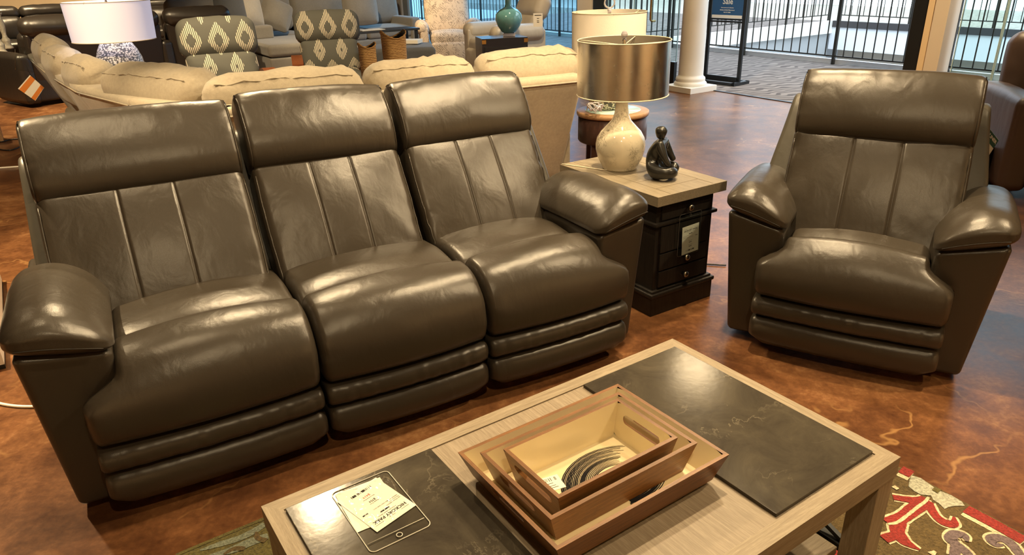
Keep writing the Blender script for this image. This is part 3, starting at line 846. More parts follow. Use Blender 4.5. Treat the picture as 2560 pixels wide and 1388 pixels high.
# ------------------------------------------------------------------ trays
def tray(label, cx, cy, z, rx, ry, bx, by, h, th=.009, group='nested serving trays', art=None, sticker=False):
    t = thing('serving_tray', label, 'tray', TO+Vector((math.cos(ta)*cx-math.sin(ta)*cy, math.sin(ta)*cx+math.cos(ta)*cy, z)), ta)
    b = MB()
    b.box((0, 0, .004), (2*bx, 2*by, .008), 0)
    if art:
        for (pts, w0) in art:
            P = [Vector((p[0], p[1], .0086+.00002*k)) for k, p in enumerate(pts)]
            vs = []; fs = []
            for i, p in enumerate(P):
                d = (P[min(i+1, len(P)-1)]-P[max(i-1, 0)]).normalized(); n_ = Vector((-d.y, d.x, 0))
                w = w0*(1-.75*i/(len(P)-1)) ; vs += [p+n_*w, p-n_*w]
            for i in range(len(P)-1): fs.append((2*i, 2*i+1, 2*i+3, 2*i+2))
            b.add(vs, fs, 1, False)
    b.build('base', [CREAM, INK], t)
    # walls: 4 sides, inner cream, outside + rim wood
    inn = lambda sx, sy, k: Vector((sx*lerp(bx-th, rx-th, k), sy*lerp(by-th, ry-th, k), lerp(.008, h, k)))
    out = lambda sx, sy, k: Vector((sx*lerp(bx, rx, k), sy*lerp(by, ry, k), lerp(0, h, k)))
    for (a, c, hole) in (((-1, -1), (1, -1), 0), ((1, -1), (1, 1), 1), ((1, 1), (-1, 1), 0), ((-1, 1), (-1, -1), 1)):
        b = MB()
        I = [inn(*a, 0), inn(*c, 0), inn(*c, 1), inn(*a, 1)]; O = [out(*a, 0), out(*c, 0), out(*c, 1), out(*a, 1)]
        if not hole:
            b.add(I, [(0, 1, 2, 3)], 0, False); b.add(O, [(3, 2, 1, 0)], 1, False)
        else:
            n = 48
            def pt(Q, u, v): return (Q[0]*(1-u)+Q[1]*u)*(1-v)+(Q[3]*(1-u)+Q[2]*u)*v
            W_ = (Q_len := (I[1]-I[0]).length); hh_ = (I[3]-I[0]).length
            hwid = .052/W_; hr = .011/hh_; rr = .011/W_
            slot = []; bor = []
            for k in range(n):
                an = 2*PI*(k+.5)/n; cx_, sy_ = math.cos(an), math.sin(an)
                su = .5+(hwid-rr)*(1 if cx_ > 0 else -1)*(1 if abs(cx_) > .25 else abs(cx_)/.25)+rr*cx_; sv = .63+hr*sy_
                slot.append((su, sv))
                m = max(abs(cx_), abs(sy_)); bor.append((.5+.5*cx_/m, .5+.5*sy_/m))
            for Q, mi in ((I, 0), (O, 1)):
                vs = [pt(Q, *p) for p in bor]+[pt(Q, *p) for p in slot]
                b.add(vs, [(k, (k+1) % n, n+(k+1) % n, n+k) for k in range(n)], mi, False)
            vs = [pt(I, *p) for p in slot]+[pt(O, *p) for p in slot]
            b.add(vs, [(k, (k+1) % n, n+(k+1) % n, n+k) for k in range(n)], 1, False)
            for cn in range(4):  # fill square corners of the border ring
                pass
        b.add([I[3], I[2], O[2], O[3]], [(0, 1, 2, 3)], 1, False)
        b.add([I[0], I[1], O[1], O[0]], [(0, 1, 2, 3)], 1, False)
        b.build('handle_wall' if hole else 'side_wall', [CREAM, TRAYWY if hole else TRAYW], t)
    return t
def arcs(cx, cy, r0, r1, n, a0, a1, w):
    res = []
    for k in range(n):
        r = lerp(r0, r1, k/(n-1)); j = random.uniform(-4, 4); e = random.uniform(-10, 4)
        res.append(([(cx+r*math.cos(R(a0+j*.3+(a1+e-a0)*i/12)), cy+r*.8*math.sin(R(a0+j*.3+(a1+e-a0)*i/12))) for i in range(13)], w*random.uniform(.4, 1)))
    return res
tray('largest wooden tray at the bottom of the nested stack', .003, .0005, ZT+.0065, .2345, .177, .208, .16, .066, art=arcs(.045, -.035, .075, .115, 9, -110, -5, .003))
tray('middle wooden tray nested inside the largest tray', -.004, .003, ZT+.0155, .2, .126, .176, .112, .074)
brush = arcs(.035, -.055, .058, .135, 20, 172, 58, .0026)
small = tray('smallest top wooden tray with a black brush stroke and price sticker', -.008, -.008, ZT+.0245, .163, .095, .142, .082, .085, art=brush)
bk = MB(); pts = [(-.12, -.062), (-.075, -.066), (-.03, -.058), (-.018, -.03), (-.045, -.012), (-.08, -.028), (-.112, -.04)]
pts = [(-.105, -.066), (-.045, -.066), (-.02, -.05), (-.03, -.022), (-.065, -.016), (-.085, -.026), (-.115, -.035), (-.122, -.05)]
bk.prism([(x, y, .0082) for x, y in pts], (0, 0, .0008), 0); bk.build('brush_mark', INK, small, 'solid black end of the brush stroke')
stk = MB(); sT = Matrix.Translation((-.098, .022, .0083)) @ Matrix.Rotation(R(168), 4, 'Z')
stk.box((0, 0, .0003), (.062, .045, .0006), 0, T=sT)
for k in range(22):
    if random.random() < .8: stk.box((-.024+.0022*k, -.012, .0007), (random.choice((.0007, .0012)), .011, .0002), 1, T=sT)
for k, yy in enumerate((.0, .008, .014)): stk.box((-.006*k+.004, yy, .0007), (.03-.006*k, .0012, .0002), 1, T=sT)
stk.build('price_sticker', [PAPER, INK], small, 'white barcode sticker')

# ------------------------------------------------------------------ price tag lying on the table (plastic sleeve with card)
def rrect(w, h, r, n=6):
    out = []
    for (cx, cy, a0) in ((w/2-r, h/2-r, 0), (-w/2+r, h/2-r, 90), (-w/2+r, -h/2+r, 180), (w/2-r, -h/2+r, 270)):
        for k in range(n+1):
            a = R(a0+90*k/n); out.append((cx+r*math.cos(a), cy+r*math.sin(a)))
    return out
def tl(x, y, z): 
    return Vector((TO.x+math.cos(ta)*x-math.sin(ta)*y, TO.y+math.sin(ta)*x+math.cos(ta)*y, z))
def sleeve(parent, w, h, warp=.0):
    n = 14; m = 20; b = MB(); vs = []; fs = []
    for i in range(n+1):
        for j in range(m+1):
            x = -w/2+w*i/n; y = -h/2+h*j/m
            e = min(1, 6*min(i/n, 1-i/n), 6*min(j/m, 1-j/m))
            vs.append((x*.985, y*.985, .0035*e+warp*e*(nz(x*22, y*22, .4)*.5+abs(nz(x*40, y*30, 5)))))
    for i in range(n):
        for j in range(m): fs.append((i*(m+1)+j, (i+1)*(m+1)+j, (i+1)*(m+1)+j+1, i*(m+1)+j+1))
    b.add(vs, fs, 0, True); s_ = b.build('sleeve', VINYL, parent, 'clear plastic sleeve')
    r = MB(); r.tube([(x, y, .001) for x, y in rrect(w, h, .012)], .0012, 6, closed=True)
    r.tube([(-w/2+.004, h/2-.026, .0022), (w/2-.004, h/2-.026, .0022)], .0009, 6)
    ring = [(.006*math.cos(a), h/2-.013+.006*math.sin(a), .002) for a in [2*PI*k/16 for k in range(16)]]
    r.tube(ring, .001, 6, closed=True)
    r.build('welded_edge', VEDGE, s_)
VEDGE = plain('vinyl_edge', (.62, .6, .52), .15)
def price_card(parent, w, h, T, p1, p2, full=True, red=True, z=.0):
    b = MB(); b.box((0, 0, z), (w, h, .0006), 0, T=T)
    def tx_(s, size, y, mi=1, x=0, al='CENTER', bold=0): b.text(s, size, T @ Matrix.Translation((x, y, z+.0006)), mi, al, bold)
    k = h/.14
    b.box((-w*.32, h*.395, z+.0005), (w*.2, .0006*k, .0002), 1, T=T); b.box((w*.32, h*.395, z+.0005), (w*.2, .0006*k, .0002), 1, T=T)
    tx_('SINCE 1984', .0032*k, h*.385)
    tx_('HICKORY PARK', .0122*k, h*.30, bold=.0002)
    tx_('FURNITURE  DESIGN  SERVICE', .0035*k, h*.255)
    tx_('WEST END', .0048*k, h*.195, bold=.0004)
    tx_('Item Number: 02079215', .0038*k, h*.15, x=-w*.45, al='LEFT'); tx_('Description: 4 PC', .0038*k, h*.115, x=-w*.45, al='LEFT')
    tx_('HIGHWAY TABLE WEST END OCC', .0042*k, h*.075, x=-w*.45, al='LEFT'); tx_('54 LBS', .0048*k, h*.07, x=w*.36, bold=.0003)
    tx_('Regular Price', .0042*k, -h*.06); tx_(p1, .0085*k, -h*.125, bold=.0001)
    tx_('Discounted Price', .0042*k, -h*.2); tx_(p2, .0095*k, -h*.275, 2 if red else 1, bold=.0001)
    rs = random.Random(5)
    for i in range(34):
        if rs.random() < .75: b.box((-w*.24+w*.48*i/33, -h*.39, z+.0005), (w*.008*rs.choice((1, 1.6)), h*.05, .0002), 1, T=T)
    return b.build('card', [PAPER, INK, REDINK], parent)
pc = tl(-.4205, .187, ZT+.0062)
tg = thing('price_tag', 'price tag in a clear plastic sleeve lying on the coffee table', 'price tag', pc, ta+R(180))
sleeve(tg, .134, .213, .004)
def cardT(ang, x, y, z): return Matrix.Translation((x, y, z)) @ Matrix.Rotation(ang, 4, 'Z')
b = MB(); b.box((0, 0, 0), (.104, .136, .0005), 0, T=cardT(R(-3), .012, -.028, .0012)); b.build('backing_card', PAPER, tg)
price_card(tg, .104, .137, cardT(R(13.4), -.001, -.018, .002), '$759', '$419')

# ------------------------------------------------------------------ end table
ez = R(32.2)
et = thing('end_table', 'small black end table with grey oak top and brass knobs, between sofa and recliner', 'end table', (.62, 3.318, 0), ez)
EH = .58; ew, ed = .211, .351
et_top = MB(); et_top.box((0, 0, EH-.0225), (2*ew, 2*ed, .045), 0, bev=.002)
for x in (-.13, .13): et_top.box((x, 0, EH+.0001), (.002, 2*ed-.02, .0008), 1)
for k in range(5): et_top.box((0, -.25+.125*k, EH+.0001), (.256, .0018, .0008), 1)
OAKE = wood('pale_grey_oak_end_table', (.3, .25, .18), (.17, .14, .095), 1)
et_top.build('top', [OAKE, plain('plank_gap', (.12, .09, .06), .8)], et)
bw, bd = .175, .31
MB().box((0, .0, .3), (2*bw, 2*bd, .47), 0, bev=.003).build('body', BLKWOOD, et)
pl = MB(); pl.box((0, 0, .045), (2*bw+.04, 2*bd+.04, .09), 0, bev=.004); pl.box((0, 0, .1), (2*bw+.055, 2*bd+.055, .02), 0, bev=.008); pl.box((0, 0, .114), (2*bw+.03, 2*bd+.03, .014), 0, bev=.006)
pl.build('plinth', BLKWOOD, et)
ml = MB(); ml.box((0, 0, .438), (2*bw+.035, 2*bd+.035, .016), 0, bev=.006); ml.build('moulding', BLKWOOD, et)
def knob(parent, y, z, x=0):
    k = MB(); k.lathe([(.006, 0), (.005, .012), (.012, .016), (.015, .022), (.013, .028), (.004, .031)], 20, T=Matrix.Translation((x, y, z)) @ Matrix.Rotation(R(90), 4, 'X'))
    k.build('knob', NICKEL, parent)
for (z0, z1) in ((.455, .53), (.30, .425), (.215, .292), (.132, .207)):
    dr = MB(); dr.box((0, -bd-.004, (z0+z1)/2), (2*bw-.05, .014, z1-z0), 0, bev=.003); d_ = dr.build('drawer', BLKWOOD, et)
    if z1-z0 < .1 or z0 < .3: knob(d_, -bd-.011, (z0+z1)/2)
# hanging price tag
def et_w(x, y, z): return Vector((.62+math.cos(ez)*x-math.sin(ez)*y, 3.318+math.sin(ez)*x+math.cos(ez)*y, z))
ht = thing('price_tag', 'price tag in a clear plastic sleeve hanging from the end table knob', 'price tag', et_w(.012, -bd-.024, .365), ez)
hs = MB()
X90 = Matrix.Rotation(R(90), 4, 'X')
sub = D.objects.new('x', None); D.objects.remove(sub)
def sleeve_v(parent, w, h):
    b = MB(); n, m = 8, 10; vs = []; fs = []
    for i in range(n+1):
        for j in range(m+1):
            x = -w/2+w*i/n; z = -h/2+h*j/m; vs.append((x*.98, -.0035+.0012*nz(x*20, z*20, 3), z*.98))
    for i in range(n):
        for j in range(m): fs.append((i*(m+1)+j, (i+1)*(m+1)+j, (i+1)*(m+1)+j+1, i*(m+1)+j+1))
    b.add(vs, fs, 0, True); s_ = b.build('sleeve', GLASS, parent, 'clear plastic sleeve')
    r = MB(); r.tube([(x, 0, y) for x, y in rrect(w, h, .01)], .001, 6, closed=True); r.tube([(-w/2, 0, h/2-.02), (w/2, 0, h/2-.02)], .0007, 6)
    r.tube([(.005*math.cos(a), 0, h/2-.011+.005*math.sin(a)) for a in [2*PI*k/14 for k in range(14)]], .0008, 6, closed=True)
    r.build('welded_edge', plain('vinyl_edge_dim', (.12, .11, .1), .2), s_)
sleeve_v(ht, .135, .2)
price_card(ht, .104, .135, Matrix.Translation((.008, -.001, -.028)) @ Matrix.Rotation(R(-3), 4, 'Y') @ X90, '$949', '$509', red=False)
hs.tube([(-.012, .0, .09), (-.012, -.01, .112), (-.012, -.012, .125)], .0006, 5); hs.build('string', CHROME, ht)

# silver drum lamp
lp = thing('table_lamp', 'table lamp with silver leaf drum shade and crackled cream vase base on the end table', 'lamp', (.5383, 3.40, EH+.001), R(10))
prof = [(.083, 0), (.084, .008), (.09, .02), (.108, .055), (.118, .095), (.119, .12), (.113, .15), (.095, .18), (.068, .208), (.046, .232), (.034, .262), (.029, .3), (.03, .335), (.036, .348), (.026, .355)]
MB().lathe(prof, 48).build('vase_base', GLAZE, lp)
st_ = MB(); st_.lathe([(.012, .35), (.012, .40), (.006, .41), (.006, .56), (.004, .57)], 12); st_.build('stem', CHROME, lp)
S0, S1, SRB, SRT = .352, .594, .211, .211
sh = MB(); sh.lathe([(SRB, S0), (SRT, S1)], 64, 0, cap=False); sh.lathe([(SRT-.003, S1), (SRB-.003, S0)], 64, 1, cap=False)
sh.tube([(SRT*math.cos(2*PI*k/64), SRT*math.sin(2*PI*k/64), S1) for k in range(64)], .0028, 8, 2, closed=True)
sh.tube([(SRB*math.cos(2*PI*k/64), SRB*math.sin(2*PI*k/64), S0) for k in range(64)], .0028, 8, 2, closed=True)
CRT = plain('cream_trim', (.62, .55, .42), .6)
shd = sh.build('shade', [SILVER, LININ, CRT], lp, fixn=False)
sp_ = MB()
for k in range(4):
    a = R(45+90*k+12); sp_.tube([(.012*math.cos(a), .012*math.sin(a), S1-.022), (SRT*math.cos(a), SRT*math.sin(a), S1-.004)], .0022, 6)
sp_.tube([(.012*math.cos(2*PI*k/16), .012*math.sin(2*PI*k/16), S1-.022) for k in range(16)], .003, 6, closed=True)
sp_.build('spider', CRT, shd)
fi = MB(); fi.lathe([(.008, S1-.03), (.011, S1-.018), (.006, S1-.01), (.009, S1), (.005, S1+.006)], 16, 1)
fi.lathe([(.001, S1+.004), (.010, S1+.008), (.0155, S1+.02), (.0155, S1+.026), (.010, S1+.036), (.001, S1+.041)], 10, 0, smooth=False)
fi.build('finial', [CRYST, CHROME], lp)
cord('power_cord', 'clear lamp cord lying along the back edge of the end table top', [tuple(et_w(*p)) for p in ((-.07, .05, EH+.003), (-.12, .12, EH+.004), (-.16, .24, EH+.003), (-.19, .3, EH+.003), (-.205, .34, EH+.003))], .0025, CRT)

# meditating figure statue (skin)
def skin_obj(name, verts, edges, radii, mat, sub=2):
    me = D.meshes.new(name); me.from_pydata(verts, edges, []); o = D.objects.new(name, me); COL.objects.link(o)
    m = o.modifiers.new('s', 'SKIN'); 
    for v, r in zip(me.skin_vertices[0].data, radii): v.radius = (r, r) if not isinstance(r, tuple) else r
    me.skin_vertices[0].data[0].use_root = True
    m2 = o.modifiers.new('u', 'SUBSURF'); m2.levels = sub; m2.render_levels = sub
    dg = bpy.context.evaluated_depsgraph_get(); dg.update(); nm = D.meshes.new_from_object(o.evaluated_get(dg))
    D.objects.remove(o); nm.materials.clear(); nm.materials.append(mat)
    for p in nm.polygons: p.use_smooth = True
    r = D.objects.new(name, nm); COL.objects.link(r); return r
V = [(-.03, 0, .035), (-.028, 0, .075), (-.018, 0, .115), (-.004, 0, .15), (.0, 0, .172), (.002, 0, .197), (.003, 0, .215), (.002, 0, .234),
     (.006, -.042, .152), (.034, -.056, .10), (.058, -.056, .062), (.01, .042, .152), (.038, .056, .10), (.06, .058, .062),
     (-.01, -.055, .03), (.045, -.072, .034), (.076, -.05, .036), (.072, -.005, .026), (.05, .035, .022),
     (-.01, .055, .03), (.045, .075, .034), (.072, .06, .034), (.06, .03, .02)]
E_ = [(0, 1), (1, 2), (2, 3), (3, 4), (4, 5), (5, 6), (6, 7), (3, 8), (8, 9), (9, 10), (3, 11), (11, 12), (12, 13), (0, 14), (14, 15), (15, 16), (16, 17), (17, 18), (0, 19), (19, 20), (20, 21), (21, 22)]
RR = [.048, .041, .038, .036, .017, .026, .033, .018, .027, .017, .014, .027, .017, .014, .036, .028, .027, .021, .016, .036, .028, .027, .018]
stt = skin_obj('figurine', V, E_, RR, plain('black_stone', (.016, .015, .013), .3, var=.2, vs=12))
zmin = min(v.co.z for v in stt.data.vertices)
stt.location = (.690, 3.222, EH+.0005-zmin); stt.rotation_euler = (0, 0, R(-22))
tag(stt, 'small black seated meditating figure statue beside the silver lamp', 'statue')
# ------------------------------------------------------------------ rug
def wp(x, y, z): p = at_z(x, y, z); return Vector((p.x, p.y, z))
rug = thing('area_rug', 'brown floral rug with red and cream scrolls under the coffee table', 'rug', (0, 0, 0))
RC = Vector((.66, 2.6, 0)); e1 = Vector((-math.cos(R(34)), -math.sin(R(34)), 0)); e2 = Vector((.5446, -.8387, 0))
e2 = Vector((math.sin(R(33)), -math.cos(R(33)), 0)); e1 = Vector((-math.cos(R(33)), -math.sin(R(33)), 0))
rc = wp(2252, 1168, .014)
# corner so that both visible edges pass where they should
pl_ = wp(545, 1344, .014)
# solve rc - e2*a = pl_ - e1*b
det = (-e2.x)*(e1.y)-(-e2.y)*(e1.x)
dx, dy = pl_.x-rc.x, pl_.y-rc.y
a_ = (dx*e1.y-dy*e1.x)/det
RC = rc-e2*a_
b = MB()
def rp(a, c, z=0): p = RC+e1*a+e2*c; return (p.x, p.y, z)
rl, rw = 2.5, 1.75
b.prism([rp(0, 0), rp(rl, 0), rp(rl, rw), rp(0, rw)], (0, 0, .012), 0)
b.build('pile', RUGB, rug)
def catmull(P, n=8):
    out = []
    P = [P[0]]+list(P)+[P[-1]]
    for i in range(1, len(P)-2):
        for k in range(n):
            t = k/n; p0, p1, p2, p3 = P[i-1:i+3]
            out.append(tuple(.5*((2*p1[j])+(-p0[j]+p2[j])*t+(2*p0[j]-5*p1[j]+4*p2[j]-p3[j])*t*t+(-p0[j]+3*p1[j]-3*p2[j]+p3[j])*t**3) for j in range(len(p1))))
    out.append(P[-2]); return out
ZC = [0]
def stroke(b, pts, mi, z, grow=0, name=None):
    """pts: (px,py,halfwidth m) of the tufted stroke as seen on the rug"""
    ZC[0] += 1; z += ZC[0]*.00002
    P = catmull(pts, 10); W = [wp(p[0], p[1], z) for p in P]; vs = []; fs = []
    for i, p in enumerate(W):
        d = (W[min(i+1, len(W)-1)]-W[max(i-1, 0)]).normalized(); n_ = Vector((-d.y, d.x, 0)); h = max(.001, P[i][2])+grow
        h += .0015*nz(p.x*90, p.y*90, mi)
        vs += [p+n_*h, p-n_*h]
    for i in range(len(W)-1): fs.append((2*i+1, 2*i, 2*i+2, 2*i+3))
    q = MB(); q.add(vs, fs, 0, True); q.build({1: 'red_scroll', 2: 'cream_outline', 3: 'mauve_scroll', 5: 'teal_leaf', 6: 'olive_patch', 0: 'brown_vein'}[mi], (RUGB, RUGR, RUGC, RUGP, RUGG, RUGT, RUGO)[mi], rug, fixn=False)
b = MB()
S_ = []
def z4(*pts): return [(1900+x*.2578, 1100+y*.2578, w) for x, y, w in pts]
reds = [z4((1290, 555, .012), (1450, 580, .013), (1560, 590, .018), (1600, 560, .012)),
        z4((1230, 800, .018), (1380, 740, .017), (1500, 640, .016), (1600, 570, .014)),
        z4((1330, 820, .012), (1420, 740, .016), (1540, 660, .016), (1640, 590, .014)),
        z4((1350, 790, .02), (1330, 880, .02), (1400, 980, .017), (1550, 1065, .003)),
        z4((1630, 610, .014), (1700, 730, .013), (1790, 800, .015), (1880, 810, .013), (1880, 745, .003)),
        z4((1200, 960, .016), (1290, 930, .014), (1340, 920, .016)),
        z4((920, 680, .003), (960, 730, .013), (1010, 790, .013)),
        z4((640, 1000, .012), (720, 1060, .02), (830, 1100, .02), (900, 1080, .02)),
        z4((690, 980, .01), (720, 960, .003))]
mauve = [z4((1880, 1130, .012), (1900, 1020, .014), (1850, 960, .016), (1890, 910, .014), (1980, 930, .012), (2010, 985, .004)),
         z4((1890, 1000, .012), (1990, 1080, .014), (2060, 1160, .01)),
         z4((2360, 1020, .003), (2280, 1010, .01), (2240, 960, .014), (2330, 950, .014), (2440, 1010, .015), (2540, 1140, .012))]
edge_red = [[(2252, 1173, .02), (2280, 1186, .02)], [(2415, 1272, .02), (2490, 1312, .02), (2560, 1352, .02)]]
for q in reds: stroke(b, q, 2, .0132, .007)
for q in mauve: stroke(b, q, 2, .0132, .007)
for q in edge_red: stroke(b, [(x-4, y+7, w) for x, y, w in q], 2, .0131, .003)
for q in reds: stroke(b, q, 1, .0148)
for q in edge_red: stroke(b, q, 1, .0148)
for q in mauve: stroke(b, q, 3, .0148)
stroke(b, z4((1240, 815, .004), (1330, 800, .005), (1430, 730, .005), (1530, 650, .005), (1600, 600, .005), (1635, 555, .004)), 2, .0152)
# grey flower at the border
fc = [z4((1440, 370, .0), (0, 0, 0))[0]]
fl_pts = [(1470, 345), (1560, 370), (1680, 455), (1760, 500), (1860, 540), (1960, 600), (1985, 640), (1900, 640), (1830, 650), (1790, 670), (1740, 620), (1680, 580), (1660, 540), (1560, 530), (1500, 500), (1440, 450), (1450, 390)]
MB().add([wp(1900+x*.2578, 1100+y*.2578, .0137) for x, y in fl_pts], [list(range(len(fl_pts)))], 0, False).build('grey_flower', RUGG, rug)
stroke(b, z4((1680, 470, .01), (1740, 500, .012)), 6, .0146)
for q in (z4((1300, 470, .008), (1330, 455, .008)), z4((500, 900, .006), (600, 900, .004)), z4((1660, 1110, .01), (1700, 1080, .004))): stroke(b, q, 2, .0142)
# left end of the rug: olive ground with teal leaves
lo = [(470, 1395), (560, 1352), (650, 1313), (760, 1395), (700, 1400)]
b.add([wp(x, y, .0132) for x, y in [(440, 1388), (545, 1343), (660, 1296), (800, 1420), (760, 1480), (500, 1480)]], [[0, 1, 2, 3, 4, 5]], 0, False); b.build('olive_patch', RUGO, rug)
stroke(b, [(500, 1376, .003), (545, 1362, .01), (600, 1345, .012), (640, 1325, .012), (662, 1310, .01)], 5, .0142)
stroke(b, [(520, 1392, .006), (580, 1375, .014), (625, 1356, .016), (670, 1340, .012)], 5, .0144)
stroke(b, [(560, 1386, .004), (585, 1372, .008), (612, 1372, .008)], 0, .0152)
stroke(b, [(640, 1330, .004), (645, 1345, .008), (665, 1352, .008)], 0, .0152)
stroke(b, [(440, 1388, .006), (545, 1344, .006), (660, 1297, .006)], 6, .014)

for k, sh_ in enumerate((e2*.56, e1*.75+e2*.8)):
    for o_ in [c for c in rug.children if c.name.split('.')[0] in ('red_scroll', 'cream_outline', 'mauve_scroll', 'grey_flower')]:
        if o_.get('z_copy') or o_.location.length > 0: continue
        if k == 1 and o_.name.startswith('grey_flower'): continue
        c_o = o_.copy(); COL.objects.link(c_o); c_o.parent = rug; c_o.location = sh_

# ------------------------------------------------------------------ beige sectional behind the sofa
def P2(x, y, dist=None, z=None): return onplane(x, y, dist) if dist else at_z(x, y, z)
sec = thing('sectional_sofa', 'beige chenille L shaped sectional sofa seen from behind the leather sofa', 'sectional sofa', (0, 0, 0))
path = [Vector((.47, 4.55)), Vector((-1.45, 3.66)), Vector((-2.12, 4.1)), Vector((-2.72, 4.66)), Vector((-3.38, 5.5)), Vector((-4.36, 6.85))]
for i in range(len(path)-1):
    a, c = path[i], path[i+1]; d = (c-a); L_ = d.length; d.normalize(); n_ = Vector((-d.y, d.x))  # n_ to the seat side?
    inward = Vector((d.y, -d.x))
    if inward.dot(Vector((-1.6, 6.5))-a) < 0: inward = -inward
    mid = (a+c)/2; ang = math.atan2(inward.y, inward.x)-PI/2
    # local x along, local y inward
    prof = rpoly([(.33, .06), (.52, .06), (.5, .5), (.2, .84), (.14, .87), (-.01, .87), (.0, .82)], .025, .035)
    b = MB(); b.ploft(prof, L_+.02, .025, 8, 4, None, 0, Matrix.Translation((mid.x, mid.y, 0)) @ Matrix.Rotation(ang, 4, 'Z'))
    if i == 0:
        for sx in (-.42, .0):
            pass
    o = b.build('back_panel', BEIGE, sec)
    w_ = MB(); Tm = Matrix.Translation((mid.x, mid.y, 0)) @ Matrix.Rotation(ang, 4, 'Z')
    w_.tube([Tm @ Vector((-L_/2+.01, -.006, .828)), Tm @ Vector((L_/2-.01, -.006, .828))], .005, 6)
    if i == 0:
        w_.tube([Tm @ Vector((x_, lerp(0, .325, k/6)-.004, lerp(.82, .08, k/6))) for k in range(7) for x_ in (-.53 if True else 0,)], .0035, 6)
        w_.tube([Tm @ Vector((.28, lerp(0, .325, k/6)-.004, lerp(.82, .08, k/6))) for k in range(7)], .0035, 6)
    w_.build('welt', BEIGE, o)
def pillow(parent, name, c, ang, w, th, h, mat, tilt=12, puff=(.012, .05, .02), seed=0, r=.09, T0=None):
    b = MB()
    def fn(o, u):
        e = (1-abs(u[0]))*w/2; f = (1-abs(u[2]))*h/2
        k = math.exp(-min(e, f)/.05)*.012
        o = o.copy(); o.y += k*nz(seed+o.x*30, o.z*30, 1)*(-max(-1, min(1, u[1]*1.6)))
        o.z += .01*nz(seed+o.x*9, 2, o.y*5)+.014*nz(seed+o.x*34, 2, o.y*12)*math.exp(-f/.035)
        o.x += .012*nz(seed+o.z*34, 5, o.y*12)*math.exp(-e/.035)
        return o
    T = Matrix.Translation(c) @ Matrix.Rotation(ang, 4, 'Z') @ Matrix.Rotation(R(tilt), 4, 'X')
    if T0 is not None: T = T0 @ T
    b.rbox((w, th, h), r, puff, 14, 5, fn, 0, T); ob = b.build(name, mat, parent)
    pts = []
    for k in range(25):
        ux = lerp(-.86, .86, k/24); dr = Vector((0, -.5, .86))
        o = Vector((ux*w/2, -(th/2-r), h/2-r))+dr*(r+.001); u = (ux, o.y*2/th, o.z*2/h)
        o.y += puff[1]*u[1]*(1-u[0]**2)*(1-u[2]**2); o.z += puff[2]*u[2]*(1-u[0]**2)*(1-u[1]**2)
        pts.append(T @ Vector(fn(o, u)))
    MB().tube(pts, .0045, 6).build('welt', mat, ob)
    return ob
def cush(x, y, z, ang, w, h=.42, th=.22, tilt=22, seed=0):
    return pillow(sec, 'back_cushion', (x+math.sin(-R(ang))*.07, y+math.cos(R(ang))*.07, z), R(ang), w, th, h, BEIGE, tilt, (.012, .035, .02), seed, .1)
# backs face the viewer: local +y away from the viewer
for k, (x, y, ang, w, z) in enumerate(((.15, 4.60, 22, .70, .805), (-.50, 4.31, 22, .66, .795), (-1.2, 3.99, 23, .84, .79),
                                   (-2.02, 4.24, -33, .9, .74), (-2.80, 4.9, -47, .58, .80), (-3.30, 5.5, -52, .6, .815), (-3.84, 6.27, -54, .74, .84))):
    cush(x, y, z+(.015 if k == 3 else 0), ang, w, h=.52 if k == 3 else .42, th=.26 if k == 3 else .22, tilt=16, seed=k*3.3)
b = MB(); b.rbox((2.0, .75, .38), .05, (.0, .0, .02), 10, 4, None, 0, Matrix.Translation((-.62, 4.83, .27)) @ Matrix.Rotation(R(24.5), 4, 'Z')); b.build('seat', BEIGE, sec)
b = MB(); b.rbox((1.9, .3, .38), .05, (.0, .0, .02), 10, 4, None, 0, Matrix.Translation((-3.2, 5.72, .27)) @ Matrix.Rotation(R(-53), 4, 'Z')); b.build('seat', BEIGE, sec)
# orange and white tag hanging on the left back edge
t = thing('hang_tag', 'orange and white hang tag at the left end of the beige sectional', 'hang tag')
dd = 7.6
c00, c10, c11, c01 = [onplane(30+x*.0648, 170+y*.0648, dd) for x, y in ((690, 270), (230, 800), (900, 1265), (1240, 760))]
nn = (c10-c00).cross(c01-c00).normalized(); nn = nn if nn.dot(Vector((0, -1, 0))) > 0 else -nn
b = MB(); b.prism([c00, c10, c11, c01], nn*.003, 0)
def band(k0, k1, mi):
    b.prism([c00.lerp(c01, k0).lerp(c10.lerp(c11, k0), .0)+nn*.0035, c10.lerp(c11, k0)+nn*.0035, c10.lerp(c11, k1)+nn*.0035, c00.lerp(c01, k1)+nn*.0035], nn*.0006, mi)
band(.06, .36, 1); band(.76, .98, 1)
b.build('card', [PAPER, ORANGE], t)
MB().tube([c00.lerp(c01, .1), c00+Vector((-.005, 0, .05)), c00+Vector((.0, 0, .11))], .002, 5).build('string', BLKM, t)
# dark plastic brochure pocket at sectional left end
t = tag(MB().box(onplane(62, 148, 7.7), (.14, .012, .2), 0, Matrix.Rotation(R(20), 3, 'Z') @ Matrix.Rotation(R(14), 3, 'Y')).build('brochure_holder', [ACRYL]), 'clear brochure holder at the left end of the beige sectional', 'brochure holder')

